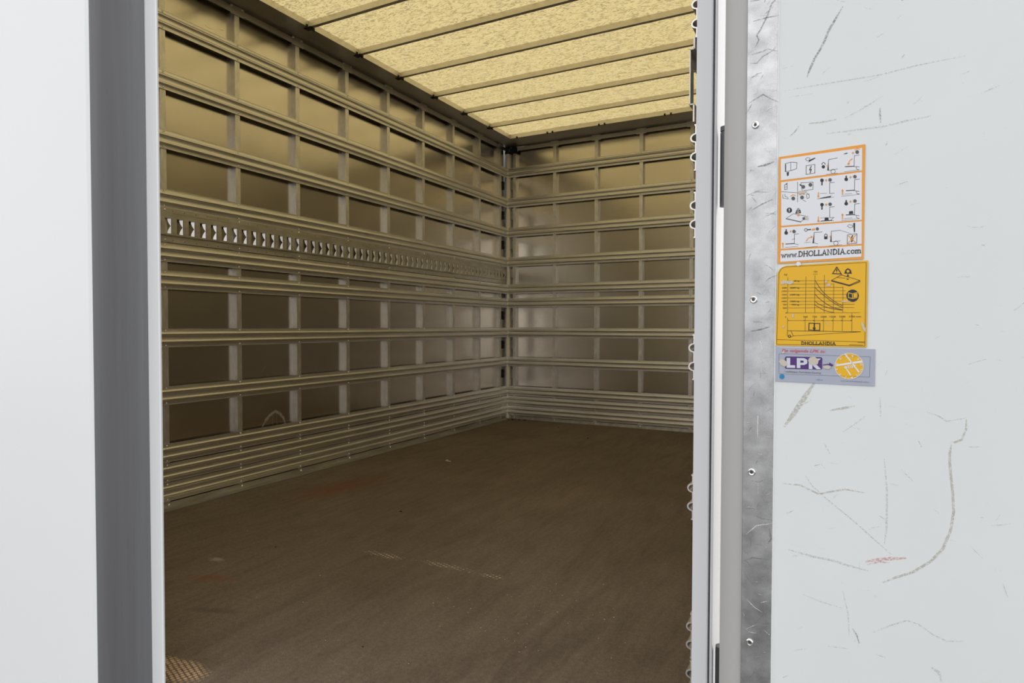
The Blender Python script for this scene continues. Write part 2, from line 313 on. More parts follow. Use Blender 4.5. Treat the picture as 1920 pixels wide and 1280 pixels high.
# ------------------------------------------------------------------ print on the stickers and rub marks (millimetres)
S1=[
 ('F','w',0,1,[2.2,2.8,88.8,3.6,89.1,28.8,2.5,28.2]),
 ('F','w',0,1,[2.8,30.6,88.9,30.7,89.5,84.0,3.6,82.8]),
 ('F','w',0,1,[3.6,84.8,89.5,85.6,89.8,110.9,3.3,110.4]),
 ('F','w',0,1,[3.3,112.4,89.8,112.7,89.7,125.3,3.0,126.0]),
 ('L','k',0.5,1,[7.4,9.0,13.6,8.2,20.4,9.7,20.2,16.8,13.7,18.2,7.5,18.8]),
 ('L','k',0.4,0,[13.6,8.2,13.7,18.2]),
 ('L','k',0.9,0,[7.8,9.6,7.9,18.6]),
 ('F','k',0,1,[9.0,19.7,11.7,19.3,11.3,24.0,9.5,24.0]),
 ('L','k',0.4,1,[29.7,7.1,31.9,5.6,34.6,6.7,34.1,8.9,31.4,9.3]),
 ('F','k',0,1,[33.0,11.4,33.8,8.9,40.0,6.9,40.7,7.9]),
 ('L','k',0.5,1,[30.6,15.0,40.1,14.8,40.2,24.9,30.7,25.1]),
 ('L','k',1.0,0,[36.4,16.1,34.4,20.3,36.3,20.1,35.0,24.2]),
 ('F','k',0,1,[51.0,19.2,50.9,20.0,50.4,20.6,49.7,20.9,48.9,20.8,48.1,20.3,47.6,19.6,47.4,18.7,47.6,17.9,48.1,17.2,48.8,17.0,49.6,17.1,50.3,17.6,50.9,18.3]),
 ('L','k',0.6,0,[47.7,16.4,47.9,14.6,49.3,13.9,50.8,15.0,51.2,16.9]),
 ('F','o',0,1,[52.4,18.0,54.3,17.2,54.3,19.7]),
 ('L','k',0.45,0,[64.0,11.0,54.7,11.5,54.1,23.4,58.3,24.4]),
 ('F','k',0,1,[54.5,11.9,55.1,23.9,53.4,23.9]),
 ('L','k',0.4,1,[61.8,26.0,61.6,27.1,61.0,27.9,60.1,28.2,59.1,28.1,58.1,27.5,57.5,26.5,57.2,25.4,57.4,24.3,58.1,23.5,59.0,23.2,60.0,23.3,60.9,24.0,61.6,24.9]),
 ('L','k',0.3,0,[52.5,28.0,64.6,28.4]),
 ('L','k',0.4,0,[58.3,23.7,64.2,23.5]),
 ('F','k',0,1,[69.6,7.9,72.0,6.9,74.5,6.7,73.5,7.9]),
 ('L','o',0.7,0,[78.3,7.7,80.9,7.9]),
 ('L','o',0.7,0,[79.6,6.4,79.6,9.3]),
 ('F','g',0,1,[85.8,7.9,85.7,8.8,85.1,9.5,84.4,9.8,83.5,9.6,82.8,9.1,82.2,8.3,82.0,7.3,82.2,6.4,82.7,5.8,83.5,5.5,84.3,5.6,85.1,6.1,85.6,7.0]),
 ('L','o',0.8,0,[81.2,5.0,83.9,3.7,86.8,4.8]),
 ('L','k',0.45,0,[86.2,11.3,81.2,11.1,81.0,23.2,86.4,24.4]),
 ('L','k',0.9,0,[71.7,22.1,81.0,23.0]),
 ('L','k',0.4,0,[86.1,27.2,85.3,27.4,84.5,27.2,83.8,26.7,83.3,25.9,83.1,25.0,83.2,24.1]),
 ('L','o',0.9,0,[79.3,14.2,76.5,16.0,75.4,19.2]),
 ('F','o',0,1,[74.1,18.3,76.9,19.0,75.0,21.8]),
 ('L','k',0.3,0,[71.2,27.8,86.4,27.8]),
 ('L','k',0.4,0,[21.4,32.5,21.7,56.5]),
 ('L','k',0.4,0,[3.1,41.8,21.6,45.3]),
 ('L','k',0.5,1,[6.9,34.2,9.8,33.8,9.8,39.7,7.0,40.0]),
 ('L','k',0.8,0,[8.1,33.8,10.1,32.2]),
 ('L','k',0.3,0,[7.0,37.0,9.8,36.8]),
 ('L','k',0.45,1,[25.1,34.2,38.4,35.1,38.3,43.6,26.8,43.8]),
 ('F','g',0,1,[29.9,39.5,29.7,40.4,29.1,41.1,28.3,41.5,27.3,41.4,26.5,40.8,25.9,40.0,25.7,39.0,25.9,38.0,26.5,37.3,27.3,37.0,28.2,37.1,29.1,37.7,29.7,38.5]),
 ('F','g',0,1,[37.6,38.2,37.4,39.1,36.8,39.8,36.0,40.1,35.1,40.0,34.3,39.5,33.7,38.6,33.5,37.6,33.6,36.7,34.2,36.0,35.0,35.7,36.0,35.8,36.8,36.3,37.4,37.2]),
 ('L','k',1.2,0,[23.8,35.9,27.1,38.9]),
 ('L','k',0.4,0,[5.0,45.0,5.1,49.8,11.3,51.4,10.3,49.2,7.6,48.1,7.3,44.9]),
 ('F','g',0,1,[19.0,51.8,18.8,52.8,18.2,53.5,17.3,53.8,16.4,53.7,15.5,53.2,14.9,52.3,14.7,51.3,14.9,50.4,15.5,49.6,16.3,49.3,17.3,49.4,18.1,50.0,18.7,50.8]),
 ('L','o',0.9,0,[13.7,48.8,16.3,47.0,19.5,48.3]),
 ('F','g',0,1,[28.7,51.8,28.5,52.7,27.9,53.4,27.1,53.8,26.2,53.7,25.3,53.1,24.7,52.3,24.5,51.3,24.7,50.3,25.3,49.6,26.1,49.3,27.1,49.4,27.9,49.9,28.5,50.8]),
 ('L','o',0.9,0,[23.7,48.6,26.6,46.6,29.4,48.6]),
 ('L','k',0.4,1,[31.3,48.8,32.4,47.2,33.2,49.3,34.2,48.0,34.5,52.7,32.1,53.6]),
 ('L','k',0.4,0,[27.5,54.5,31.1,57.0]),
 ('F','k',0,1,[15.7,65.4,15.4,66.8,14.5,67.8,13.3,68.3,12.0,68.2,10.7,67.4,9.9,66.2,9.6,64.8,9.8,63.4,10.7,62.4,11.9,61.9,13.3,62.0,14.5,62.8,15.3,64.0]),
 ('L','w',1.1,0,[12.6,63.2,12.6,65.8]),
 ('F','w',0,1,[13.1,66.9,13.0,67.1,12.9,67.3,12.7,67.4,12.5,67.3,12.4,67.2,12.2,67.0,12.2,66.8,12.2,66.6,12.4,66.5,12.5,66.4,12.7,66.4,12.9,66.5,13.0,66.7]),
 ('F','k',0,1,[20.4,65.9,24.8,65.8,25.7,69.9,19.4,69.8]),
 ('L','k',0.6,1,[23.6,65.1,23.5,65.5,23.2,65.9,22.8,66.0,22.4,66.0,22.0,65.7,21.7,65.3,21.6,64.9,21.7,64.4,21.9,64.1,22.3,63.9,22.8,64.0,23.2,64.2,23.5,64.6]),
 ('L','w',0.5,1,[23.7,68.1,23.6,68.6,23.3,68.9,22.9,69.1,22.4,69.1,21.9,68.8,21.6,68.3,21.5,67.8,21.6,67.3,21.9,66.9,22.3,66.8,22.8,66.8,23.3,67.1,23.6,67.5]),
 ('L','o',0.7,0,[21.1,72.0,24.7,72.2]),
 ('L','o',0.7,0,[22.9,70.2,22.9,74.0]),
 ('L','k',0.45,1,[9.1,74.4,17.2,69.6,32.7,74.3,25.6,79.9]),
 ('F','g',0,1,[27.2,75.4,31.6,74.0,32.7,77.1,27.8,78.4]),
 ('L','k',0.4,0,[9.1,74.4,9.1,75.0,25.6,80.5,25.6,79.9]),
 ('F','k',0,1,[49.9,34.6,49.7,35.5,49.2,36.1,48.4,36.4,47.5,36.3,46.8,35.8,46.2,35.0,46.0,34.1,46.2,33.2,46.7,32.5,47.5,32.2,48.3,32.4,49.1,32.9,49.7,33.7]),
 ('L','k',1.4,0,[48.0,35.7,48.0,40.1]),
 ('L','o',0.7,0,[51.0,34.7,53.8,34.9]),
 ('L','o',0.7,0,[52.4,33.3,52.4,36.3]),
 ('F','g',0,1,[58.4,35.3,58.2,36.1,57.7,36.8,57.0,37.1,56.1,37.0,55.4,36.5,54.8,35.7,54.6,34.8,54.8,33.9,55.3,33.2,56.1,33.0,56.9,33.1,57.7,33.6,58.2,34.4]),
 ('L','k',0.45,0,[61.3,38.4,56.1,38.3,56.3,50.5,61.2,50.7]),
 ('L','o',1.1,0,[44.3,47.5,44.3,52.7]),
 ('F','o',0,1,[43.0,51.9,45.6,51.9,44.4,54.1]),
 ('L','k',0.3,0,[42.8,55.1,60.7,55.3]),
 ('F','k',0,1,[43.8,55.0,50.2,54.0,57.8,53.4,58.6,52.1,57.4,54.9]),
 ('L','k',0.3,0,[45.9,49.4,53.3,49.8]),
 ('F','k',0,1,[75.0,36.9,74.9,37.7,74.4,38.4,73.6,38.6,72.8,38.5,72.1,38.0,71.5,37.3,71.4,36.4,71.5,35.5,72.0,34.9,72.8,34.6,73.6,34.7,74.3,35.2,74.8,35.9]),
 ('L','k',1.4,0,[73.1,32.5,73.2,35.5]),
 ('L','o',0.7,0,[76.2,34.8,78.9,34.9]),
 ('L','o',0.7,0,[77.5,33.4,77.6,36.3]),
 ('F','g',0,1,[83.8,35.1,83.6,36.0,83.1,36.6,82.4,36.9,81.6,36.8,80.9,36.3,80.4,35.5,80.2,34.6,80.3,33.8,80.8,33.1,81.6,32.8,82.4,33.0,83.1,33.5,83.6,34.2]),
 ('L','k',0.45,0,[86.8,38.2,81.8,38.1,81.8,50.5,86.7,52.0]),
 ('L','k',0.9,0,[73.1,49.4,81.8,50.0]),
 ('L','k',0.4,0,[86.8,54.5,86.0,54.7,85.2,54.5,84.5,54.0,84.0,53.2,83.7,52.3,83.8,51.4]),
 ('L','o',1.1,0,[69.6,53.7,69.6,48.5]),
 ('F','o',0,1,[68.3,49.0,70.8,49.5,69.5,47.1]),
 ('L','k',0.3,0,[71.6,53.3,79.4,53.4]),
 ('L','k',0.3,0,[68.5,55.2,86.9,55.1]),
 ('F','k',0,1,[50.2,62.7,50.0,63.5,49.5,64.2,48.8,64.5,47.9,64.4,47.1,63.9,46.6,63.1,46.4,62.2,46.6,61.3,47.1,60.7,47.8,60.4,48.7,60.5,49.5,60.9,50.0,61.7]),
 ('L','k',1.4,0,[48.3,63.8,48.4,68.2]),
 ('L','o',0.7,0,[51.4,62.8,54.1,62.9]),
 ('L','o',0.7,0,[52.7,61.3,52.8,64.3]),
 ('F','g',0,1,[58.8,63.2,58.6,64.0,58.1,64.7,57.3,65.0,56.5,64.9,55.7,64.4,55.2,63.6,55.0,62.7,55.2,61.8,55.7,61.2,56.4,60.9,57.3,61.0,58.0,61.5,58.6,62.2]),
 ('L','k',0.45,0,[61.6,66.2,56.5,66.2,56.7,78.4,61.6,78.6]),
 ('L','o',1.1,0,[44.6,75.7,44.7,80.9]),
 ('F','o',0,1,[43.4,80.1,46.0,80.1,44.7,82.3]),
 ('L','k',0.3,0,[43.1,81.6,61.1,82.0]),
 ('F','k',0,1,[51.4,78.0,55.4,77.7,55.6,81.0,51.2,81.1]),
 ('L','k',0.6,0,[47.4,81.1,59.0,81.4]),
 ('L','k',0.4,0,[57.9,81.3,60.5,78.7]),
 ('L','k',0.3,0,[46.3,77.6,53.7,77.8]),
 ('F','k',0,1,[75.4,64.3,75.2,65.2,74.7,65.9,74.0,66.2,73.2,66.1,72.4,65.6,71.9,64.8,71.7,63.9,71.9,63.1,72.4,62.4,73.1,62.1,73.9,62.2,74.7,62.7,75.2,63.4]),
 ('L','k',1.4,0,[73.5,60.1,73.5,63.0]),
 ('L','o',0.7,0,[76.6,62.2,79.2,62.3]),
 ('L','o',0.7,0,[77.9,60.8,77.9,63.7]),
 ('F','g',0,1,[84.2,62.4,84.0,63.3,83.5,63.9,82.8,64.2,82.0,64.1,81.2,63.7,80.7,62.9,80.5,62.0,80.7,61.1,81.2,60.5,81.9,60.2,82.7,60.3,83.5,60.8,84.0,61.5]),
 ('L','k',0.45,0,[87.2,65.5,82.2,65.5,82.2,77.8,87.1,79.2]),
 ('L','k',0.9,0,[73.4,76.9,82.2,77.4]),
 ('L','k',0.4,0,[87.1,81.7,86.4,81.9,85.6,81.8,84.8,81.3,84.3,80.5,84.1,79.6,84.2,78.7]),
 ('L','o',1.1,0,[70.0,81.3,69.9,76.1]),
 ('F','o',0,1,[68.7,76.7,71.2,77.1,69.9,74.7]),
 ('L','k',0.3,0,[71.9,80.9,79.8,80.8]),
 ('L','k',0.3,0,[68.9,82.8,87.2,82.4]),
 ('F','k',0,1,[76.7,73.1,80.5,73.0,80.9,76.5,76.5,76.4]),
 ('F','k',0,1,[11.4,91.9,11.2,92.8,10.6,93.5,9.8,93.9,8.9,93.8,8.1,93.3,7.5,92.5,7.3,91.5,7.5,90.6,8.0,89.9,8.8,89.6,9.7,89.7,10.6,90.2,11.1,90.9]),
 ('L','k',1.4,0,[9.3,87.4,9.3,90.5]),
 ('F','g',0,1,[20.2,91.0,20.0,91.9,19.5,92.6,18.7,92.9,17.8,92.9,17.0,92.4,16.4,91.6,16.2,90.6,16.4,89.7,16.9,89.0,17.7,88.7,18.6,88.8,19.4,89.3,20.0,90.1]),
 ('L','o',0.7,0,[13.3,90.3,15.5,90.2]),
 ('L','o',0.7,0,[14.4,89.1,14.4,91.4]),
 ('L','k',0.45,0,[23.6,93.9,18.6,94.1,18.7,105.3,23.5,106.9]),
 ('L','k',0.9,0,[8.7,104.9,18.6,105.1]),
 ('L','o',1.1,0,[5.8,109.4,5.7,104.1]),
 ('F','o',0,1,[4.3,104.7,7.1,105.2,5.7,102.7]),
 ('L','k',0.3,0,[8.3,108.9,22.7,109.0]),
 ('L','k',0.4,0,[15.8,100.1,19.4,99.5]),
 ('L','k',0.6,1,[32.8,90.2,32.6,90.9,32.2,91.5,31.6,91.7,30.9,91.7,30.3,91.3,29.9,90.7,29.7,89.9,29.9,89.2,30.3,88.7,30.9,88.4,31.6,88.5,32.2,88.9,32.6,89.5]),
 ('L','k',1.2,0,[32.9,90.1,36.9,90.1]),
 ('F','o',0,1,[37.8,89.3,41.2,89.1,41.3,91.2,37.8,91.4]),
 ('F','g',0,1,[45.4,90.2,45.3,91.0,44.8,91.6,44.1,91.9,43.4,91.8,42.7,91.4,42.2,90.7,42.0,89.9,42.2,89.1,42.6,88.5,43.3,88.2,44.1,88.2,44.8,88.7,45.3,89.4]),
 ('L','k',0.45,0,[49.1,94.0,40.3,93.9,40.2,105.8,44.5,107.5]),
 ('F','k',0,1,[40.2,94.6,39.9,106.5,38.6,106.2]),
 ('L','o',0.9,0,[31.9,103.4,33.8,100.0,37.9,98.8]),
 ('F','o',0,1,[36.8,97.1,39.0,98.7,37.3,100.4]),
 ('L','k',0.3,0,[29.8,105.0,36.9,104.8]),
 ('L','k',0.3,0,[29.9,110.7,44.5,110.3]),
 ('F','k',0,1,[51.0,99.5,54.6,99.3,54.7,102.7,51.2,102.8]),
 ('L','k',0.7,0,[51.4,99.5,51.5,97.4,52.9,96.7,54.2,97.6,54.3,99.4]),
 ('F','o',0,1,[56.3,100.1,58.0,99.3,58.0,101.4]),
 ('L','k',0.45,0,[68.0,93.7,58.6,94.0,58.5,106.1,68.2,105.9]),
 ('F','k',0,1,[58.7,94.6,59.1,106.3,57.4,106.3]),
 ('L','k',0.4,1,[65.8,108.2,65.6,109.3,65.0,110.1,64.1,110.5,63.0,110.5,62.1,109.9,61.5,109.0,61.2,107.9,61.4,106.8,62.1,106.0,63.0,105.5,64.0,105.6,64.9,106.2,65.6,107.1]),
 ('L','k',0.3,0,[56.2,110.7,69.8,110.3]),
 ('L','k',0.3,0,[67.5,93.7,78.8,98.4]),
 ('L','k',0.5,1,[75.3,99.5,84.9,99.1,84.8,109.8,75.2,110.0]),
 ('L','k',1.2,0,[80.7,100.4,79.1,104.3,80.9,104.2,79.5,108.3]),
 ('L','o',1.0,0,[76.3,100.6,83.8,109.1]),
 ('L','o',1.0,0,[83.9,100.1,76.2,109.0]),
 ('F','k',0,1,[80.9,87.0,82.9,86.6,83.0,96.7,81.8,97.5]),
 ('L','k',0.4,1,[75.1,89.8,76.6,88.0,80.2,89.1,80.7,91.1,77.7,91.9]),
 ('F','t',0,1,[21.0,44.0,26.3,43.5,32.3,44.7,29.9,46.9,23.0,47.3]),
 ('F','t',0,1,[29.7,74.4,33.2,73.6,33.7,78.6,30.6,77.6]),
 ('F','s',0,1,[20.1,129.8,22.9,126.7,26.2,128.3,26.7,131.0,22.9,132.3]),
]
S2=[
 ('F','y',0,1,[1.4,9.9,3.6,5.4,7.0,2.7,11.7,1.3,28.6,1.0,97.8,0.2,97.5,97.5,-0.1,97.3]),
 ('L','k',0.4,1,[3.2,9.1,5.8,4.7,9.9,2.7,28.3,2.7,96.0,2.2,95.9,95.9,1.4,95.7]),
 ('L','k',0.4,0,[1.5,90.0,95.8,91.2]),
 ('L','k',0.35,0,[13.3,14.8,13.4,57.9]),
 ('L','k',0.35,0,[33.4,15.1,33.5,58.1]),
 ('L','k',0.35,0,[43.2,14.3,43.4,58.2]),
 ('L','k',0.35,0,[53.4,14.4,53.6,58.3]),
 ('L','k',0.35,0,[63.3,25.4,63.4,58.4]),
 ('L','k',0.35,0,[73.0,28.8,73.1,58.5]),
 ('L','k',0.35,0,[13.6,63.5,13.6,79.5]),
 ('L','k',0.35,0,[33.4,63.6,33.3,79.4]),
 ('L','k',0.35,0,[43.3,63.7,43.2,79.3]),
 ('L','k',0.35,0,[53.1,63.8,53.1,79.3]),
 ('L','k',0.35,0,[63.2,63.8,63.2,79.2]),
 ('L','k',0.35,0,[72.8,63.9,72.7,79.2]),
 ('L','k',0.35,0,[82.5,59.0,82.6,79.1]),
 ('L','k',0.33,0,[14.9,19.6,58.8,21.1]),
 ('L','k',0.33,0,[14.9,23.6,64.1,25.1]),
 ('L','k',0.33,0,[14.9,27.7,73.1,29.4]),
 ('L','k',0.33,0,[13.5,31.7,75.6,33.3]),
 ('L','k',0.33,0,[15.0,36.0,77.2,37.3]),
 ('L','k',0.33,0,[13.6,40.0,81.5,41.4]),
 ('L','k',0.33,0,[15.1,44.1,83.7,45.2]),
 ('L','k',0.33,0,[15.2,47.9,85.0,48.9]),
 ('L','k',0.33,0,[13.7,51.9,85.0,52.6]),
 ('L','k',0.33,0,[11.2,57.9,91.0,58.4]),
 ('L','k',0.55,0,[43.6,20.4,47.1,26.7,51.6,33.5,57.2,39.4,62.8,44.0,67.7,47.7,72.6,50.4]),
 ('L','k',0.55,0,[43.7,28.6,47.7,33.1,52.8,37.7,57.8,42.3,62.8,46.4,67.7,49.7,72.6,52.2]),
 ('L','k',0.55,0,[43.8,36.6,47.8,41.2,52.9,45.6,57.9,49.3,62.9,52.1,67.8,53.7,72.6,54.7]),
 ('L','k',0.55,0,[43.9,44.7,47.9,48.2,53.5,50.7,59.0,52.7,64.5,54.0,72.6,55.4]),
 ('L','k',0.55,0,[43.4,48.6,47.9,51.8,52.4,54.6,58.0,56.8,64.6,58.2]),
 ('L','k',0.35,0,[14.2,66.9,82.4,67.3]),
 ('F','k',0,1,[14.2,66.1,15.5,66.9,14.2,67.6]),
 ('F','k',0,1,[31.7,66.2,33.0,67.0,31.7,67.7]),
 ('F','k',0,1,[41.9,66.3,43.2,67.0,42.0,67.7]),
 ('F','k',0,1,[51.5,66.3,52.7,67.0,51.5,67.8]),
 ('F','k',0,1,[61.9,66.4,63.2,67.1,62.0,67.8]),
 ('F','k',0,1,[71.5,66.4,72.7,67.1,71.5,67.8]),
 ('F','k',0,1,[81.3,66.4,82.5,67.1,81.3,67.9]),
 ('L','k',0.55,0,[13.8,79.2,91.5,79.9]),
 ('L','k',0.4,0,[20.3,85.3,78.9,80.9,91.5,79.9]),
 ('L','k',0.5,0,[13.8,79.2,13.4,84.8,15.7,87.5,20.3,85.3,17.3,79.1]),
 ('L','k',0.8,1,[17.3,85.7,17.2,86.3,16.8,86.8,16.3,87.1,15.7,87.1,15.2,86.8,14.8,86.4,14.7,85.8,14.8,85.2,15.2,84.7,15.7,84.4,16.3,84.4,16.8,84.7,17.1,85.2]),
 ('L','k',0.9,1,[37.5,70.1,49.3,70.6,49.1,78.6,37.3,78.3]),
 ('L','k',1.3,0,[43.3,70.4,43.2,75.9]),
 ('F','k',0,1,[41.3,75.3,45.1,75.5,43.2,79.1]),
 ('L','k',1.0,1,[66.2,6.0,71.0,14.0,62.0,13.2]),
 ('L','k',1.1,0,[66.2,8.3,66.2,11.0]),
 ('F','k',0,1,[66.7,12.2,66.6,12.4,66.5,12.6,66.4,12.6,66.2,12.6,66.0,12.5,65.9,12.4,65.8,12.2,65.9,11.9,66.0,11.8,66.2,11.7,66.3,11.7,66.5,11.8,66.6,12.0]),
 ('F','k',0,1,[74.0,13.7,75.3,9.5,77.7,7.8,80.6,9.8,81.8,14.3]),
 ('F','y',0,1,[79.3,11.4,79.2,12.1,78.8,12.7,78.2,12.9,77.5,12.9,76.9,12.6,76.5,12.0,76.3,11.2,76.5,10.5,76.9,10.0,77.5,9.7,78.1,9.7,78.7,10.1,79.2,10.7]),
 ('L','k',0.8,0,[76.9,12.0,78.8,10.7]),
 ('L','k',1.0,0,[77.8,14.4,77.8,16.5]),
 ('F','k',0,1,[76.5,16.0,79.1,16.2,77.8,18.2]),
 ('L','k',0.6,1,[61.0,20.8,71.0,15.1,89.7,22.0,79.4,27.0]),
 ('L','k',0.9,0,[61.0,20.8,61.3,21.8,79.5,27.9,89.7,23.6,89.7,22.0]),
 ('L','k',0.4,0,[65.7,17.8,75.4,19.0]),
 ('F','k',0,1,[76.1,19.3,79.1,19.9,77.5,21.2]),
 ('F','k',0,1,[89.2,39.3,88.6,42.4,86.9,44.8,84.4,46.1,81.5,46.0,79.0,44.6,77.2,42.1,76.5,39.0,77.1,35.9,78.8,33.5,81.4,32.2,84.2,32.3,86.7,33.7,88.5,36.2]),
 ('L','y',0.8,1,[78.6,35.7,82.7,37.0,82.8,42.5,78.7,41.2]),
 ('L','y',0.8,0,[82.7,37.0,87.3,35.7,87.4,41.4,82.8,42.5]),
 ('F','y',0,1,[83.8,37.3,86.7,36.7,86.8,40.7,83.8,41.5]),
 ('L','k',0.9,0,[85.2,37.8,85.5,40.4]),
 ('L','k',0.4,0,[80.1,94.8,94.3,95.0]),
 ('L','k',0.4,0,[88.5,92.0,95.3,92.4]),
 ('F','t',0,1,[4.8,21.0,8.3,18.6,14.3,19.9,19.0,19.4,19.6,22.8,16.1,23.9,10.8,22.5,6.0,23.5]),
 ('F','t',0,1,[53.7,21.5,55.9,20.6,56.5,23.0,54.3,23.4]),
 ('F','t',0,1,[55.4,25.1,59.8,24.7,60.0,27.1,56.5,27.6]),
 ('F','t',0,1,[18.5,59.8,20.4,58.8,20.7,63.3,18.8,63.6]),
 ('F','t',0,1,[91.9,68.9,93.6,69.9,96.6,76.9,96.2,80.4,93.0,75.7]),
 ('F','t',0,1,[70.9,46.0,73.0,44.6,81.6,45.0,77.3,46.1]),
 ('F','t',0,1,[7.8,73.5,9.9,72.9,9.2,76.0,7.6,75.8]),
 ('F','t',0,1,[54.3,67.4,55.4,68.4,59.8,73.2,58.2,72.5]),
]
S3=[
 ('L','b',0.35,1,[4.2,7.8,101.2,8.6,101.0,31.4,4.5,32.1]),
 ('F','p',0,1,[11.0,12.6,12.0,10.9,50.9,10.6,52.3,11.9,52.2,24.1,50.9,25.3,12.2,25.8,11.1,24.3]),
 ('F','g2',0,1,[13.0,12.5,17.1,12.5,17.2,21.2,22.7,21.2,22.8,24.3,13.1,24.5]),
 ('F','g2',0,1,[24.5,12.4,32.8,12.4,36.0,14.3,36.1,18.6,32.9,20.4,28.5,20.6,28.6,24.3,24.6,24.4]),
 ('F','p',0,1,[28.5,15.1,31.7,15.3,32.6,16.5,31.7,17.8,28.5,17.9]),
 ('F','g2',0,1,[37.7,12.4,41.7,12.4,41.8,16.2,46.5,12.3,50.9,12.3,44.8,18.0,51.3,24.8,46.4,24.9,41.8,20.2,41.9,25.0,37.9,25.0]),
 ('F','c',0,1,[10.9,35.2,10.6,36.6,9.8,37.8,8.6,38.4,7.3,38.5,6.1,37.9,5.2,36.9,4.9,35.5,5.2,34.2,6.0,33.0,7.2,32.3,8.5,32.3,9.7,32.8,10.6,33.9]),
 ('F','y',0,1,[94.8,19.3,94.5,22.4,93.7,25.3,92.2,28.0,90.2,30.3,87.8,32.2,85.1,33.6,82.1,34.4,79.1,34.5,76.1,34.1,73.3,32.9,70.8,31.3,68.7,29.1,67.1,26.5,66.1,23.6,65.7,20.5,66.0,17.4,66.9,14.4,68.4,11.7,70.5,9.4,72.9,7.5,75.7,6.1,78.7,5.4,81.8,5.3,84.7,5.9,87.5,7.1,90.0,8.8,92.0,11.0,93.5,13.5,94.5,16.4]),
 ('L','w',0.5,1,[94.8,19.3,94.5,22.4,93.7,25.3,92.2,28.0,90.2,30.3,87.8,32.2,85.1,33.6,82.1,34.4,79.1,34.5,76.1,34.1,73.3,32.9,70.8,31.3,68.7,29.1,67.1,26.5,66.1,23.6,65.7,20.5,66.0,17.4,66.9,14.4,68.4,11.7,70.5,9.4,72.9,7.5,75.7,6.1,78.7,5.4,81.8,5.3,84.7,5.9,87.5,7.1,90.0,8.8,92.0,11.0,93.5,13.5,94.5,16.4]),
 ('F','w',0,1,[66.7,18.7,93.5,12.9,93.5,15.3,67.0,20.6]),
 ('F','w',0,1,[75.5,6.4,76.8,6.1,91.1,26.0,90.0,27.0]),
 ('F','w',0,1,[75.6,20.7,76.7,20.4,82.7,29.9,81.6,30.7]),
 ('F','p',0,1,[53.0,19.2,59.9,17.9,59.8,16.5,64.5,19.3,59.9,22.8,59.9,21.1,53.1,21.6]),
 ('F','t',0,1,[4.1,17.2,7.1,14.0,12.4,16.3,14.3,20.6,11.3,23.3,7.1,21.5]),
 ('F','t',0,1,[36.9,14.9,39.1,11.1,44.2,10.3,48.7,13.9,47.7,18.8,43.2,20.2,38.6,18.5]),
 ('F','t',0,1,[7.0,6.4,9.9,3.8,11.1,6.3,8.8,7.6]),
 ('F','t',0,1,[53.0,20.4,58.8,19.6,62.3,21.2,59.4,24.4,54.4,23.4]),
]
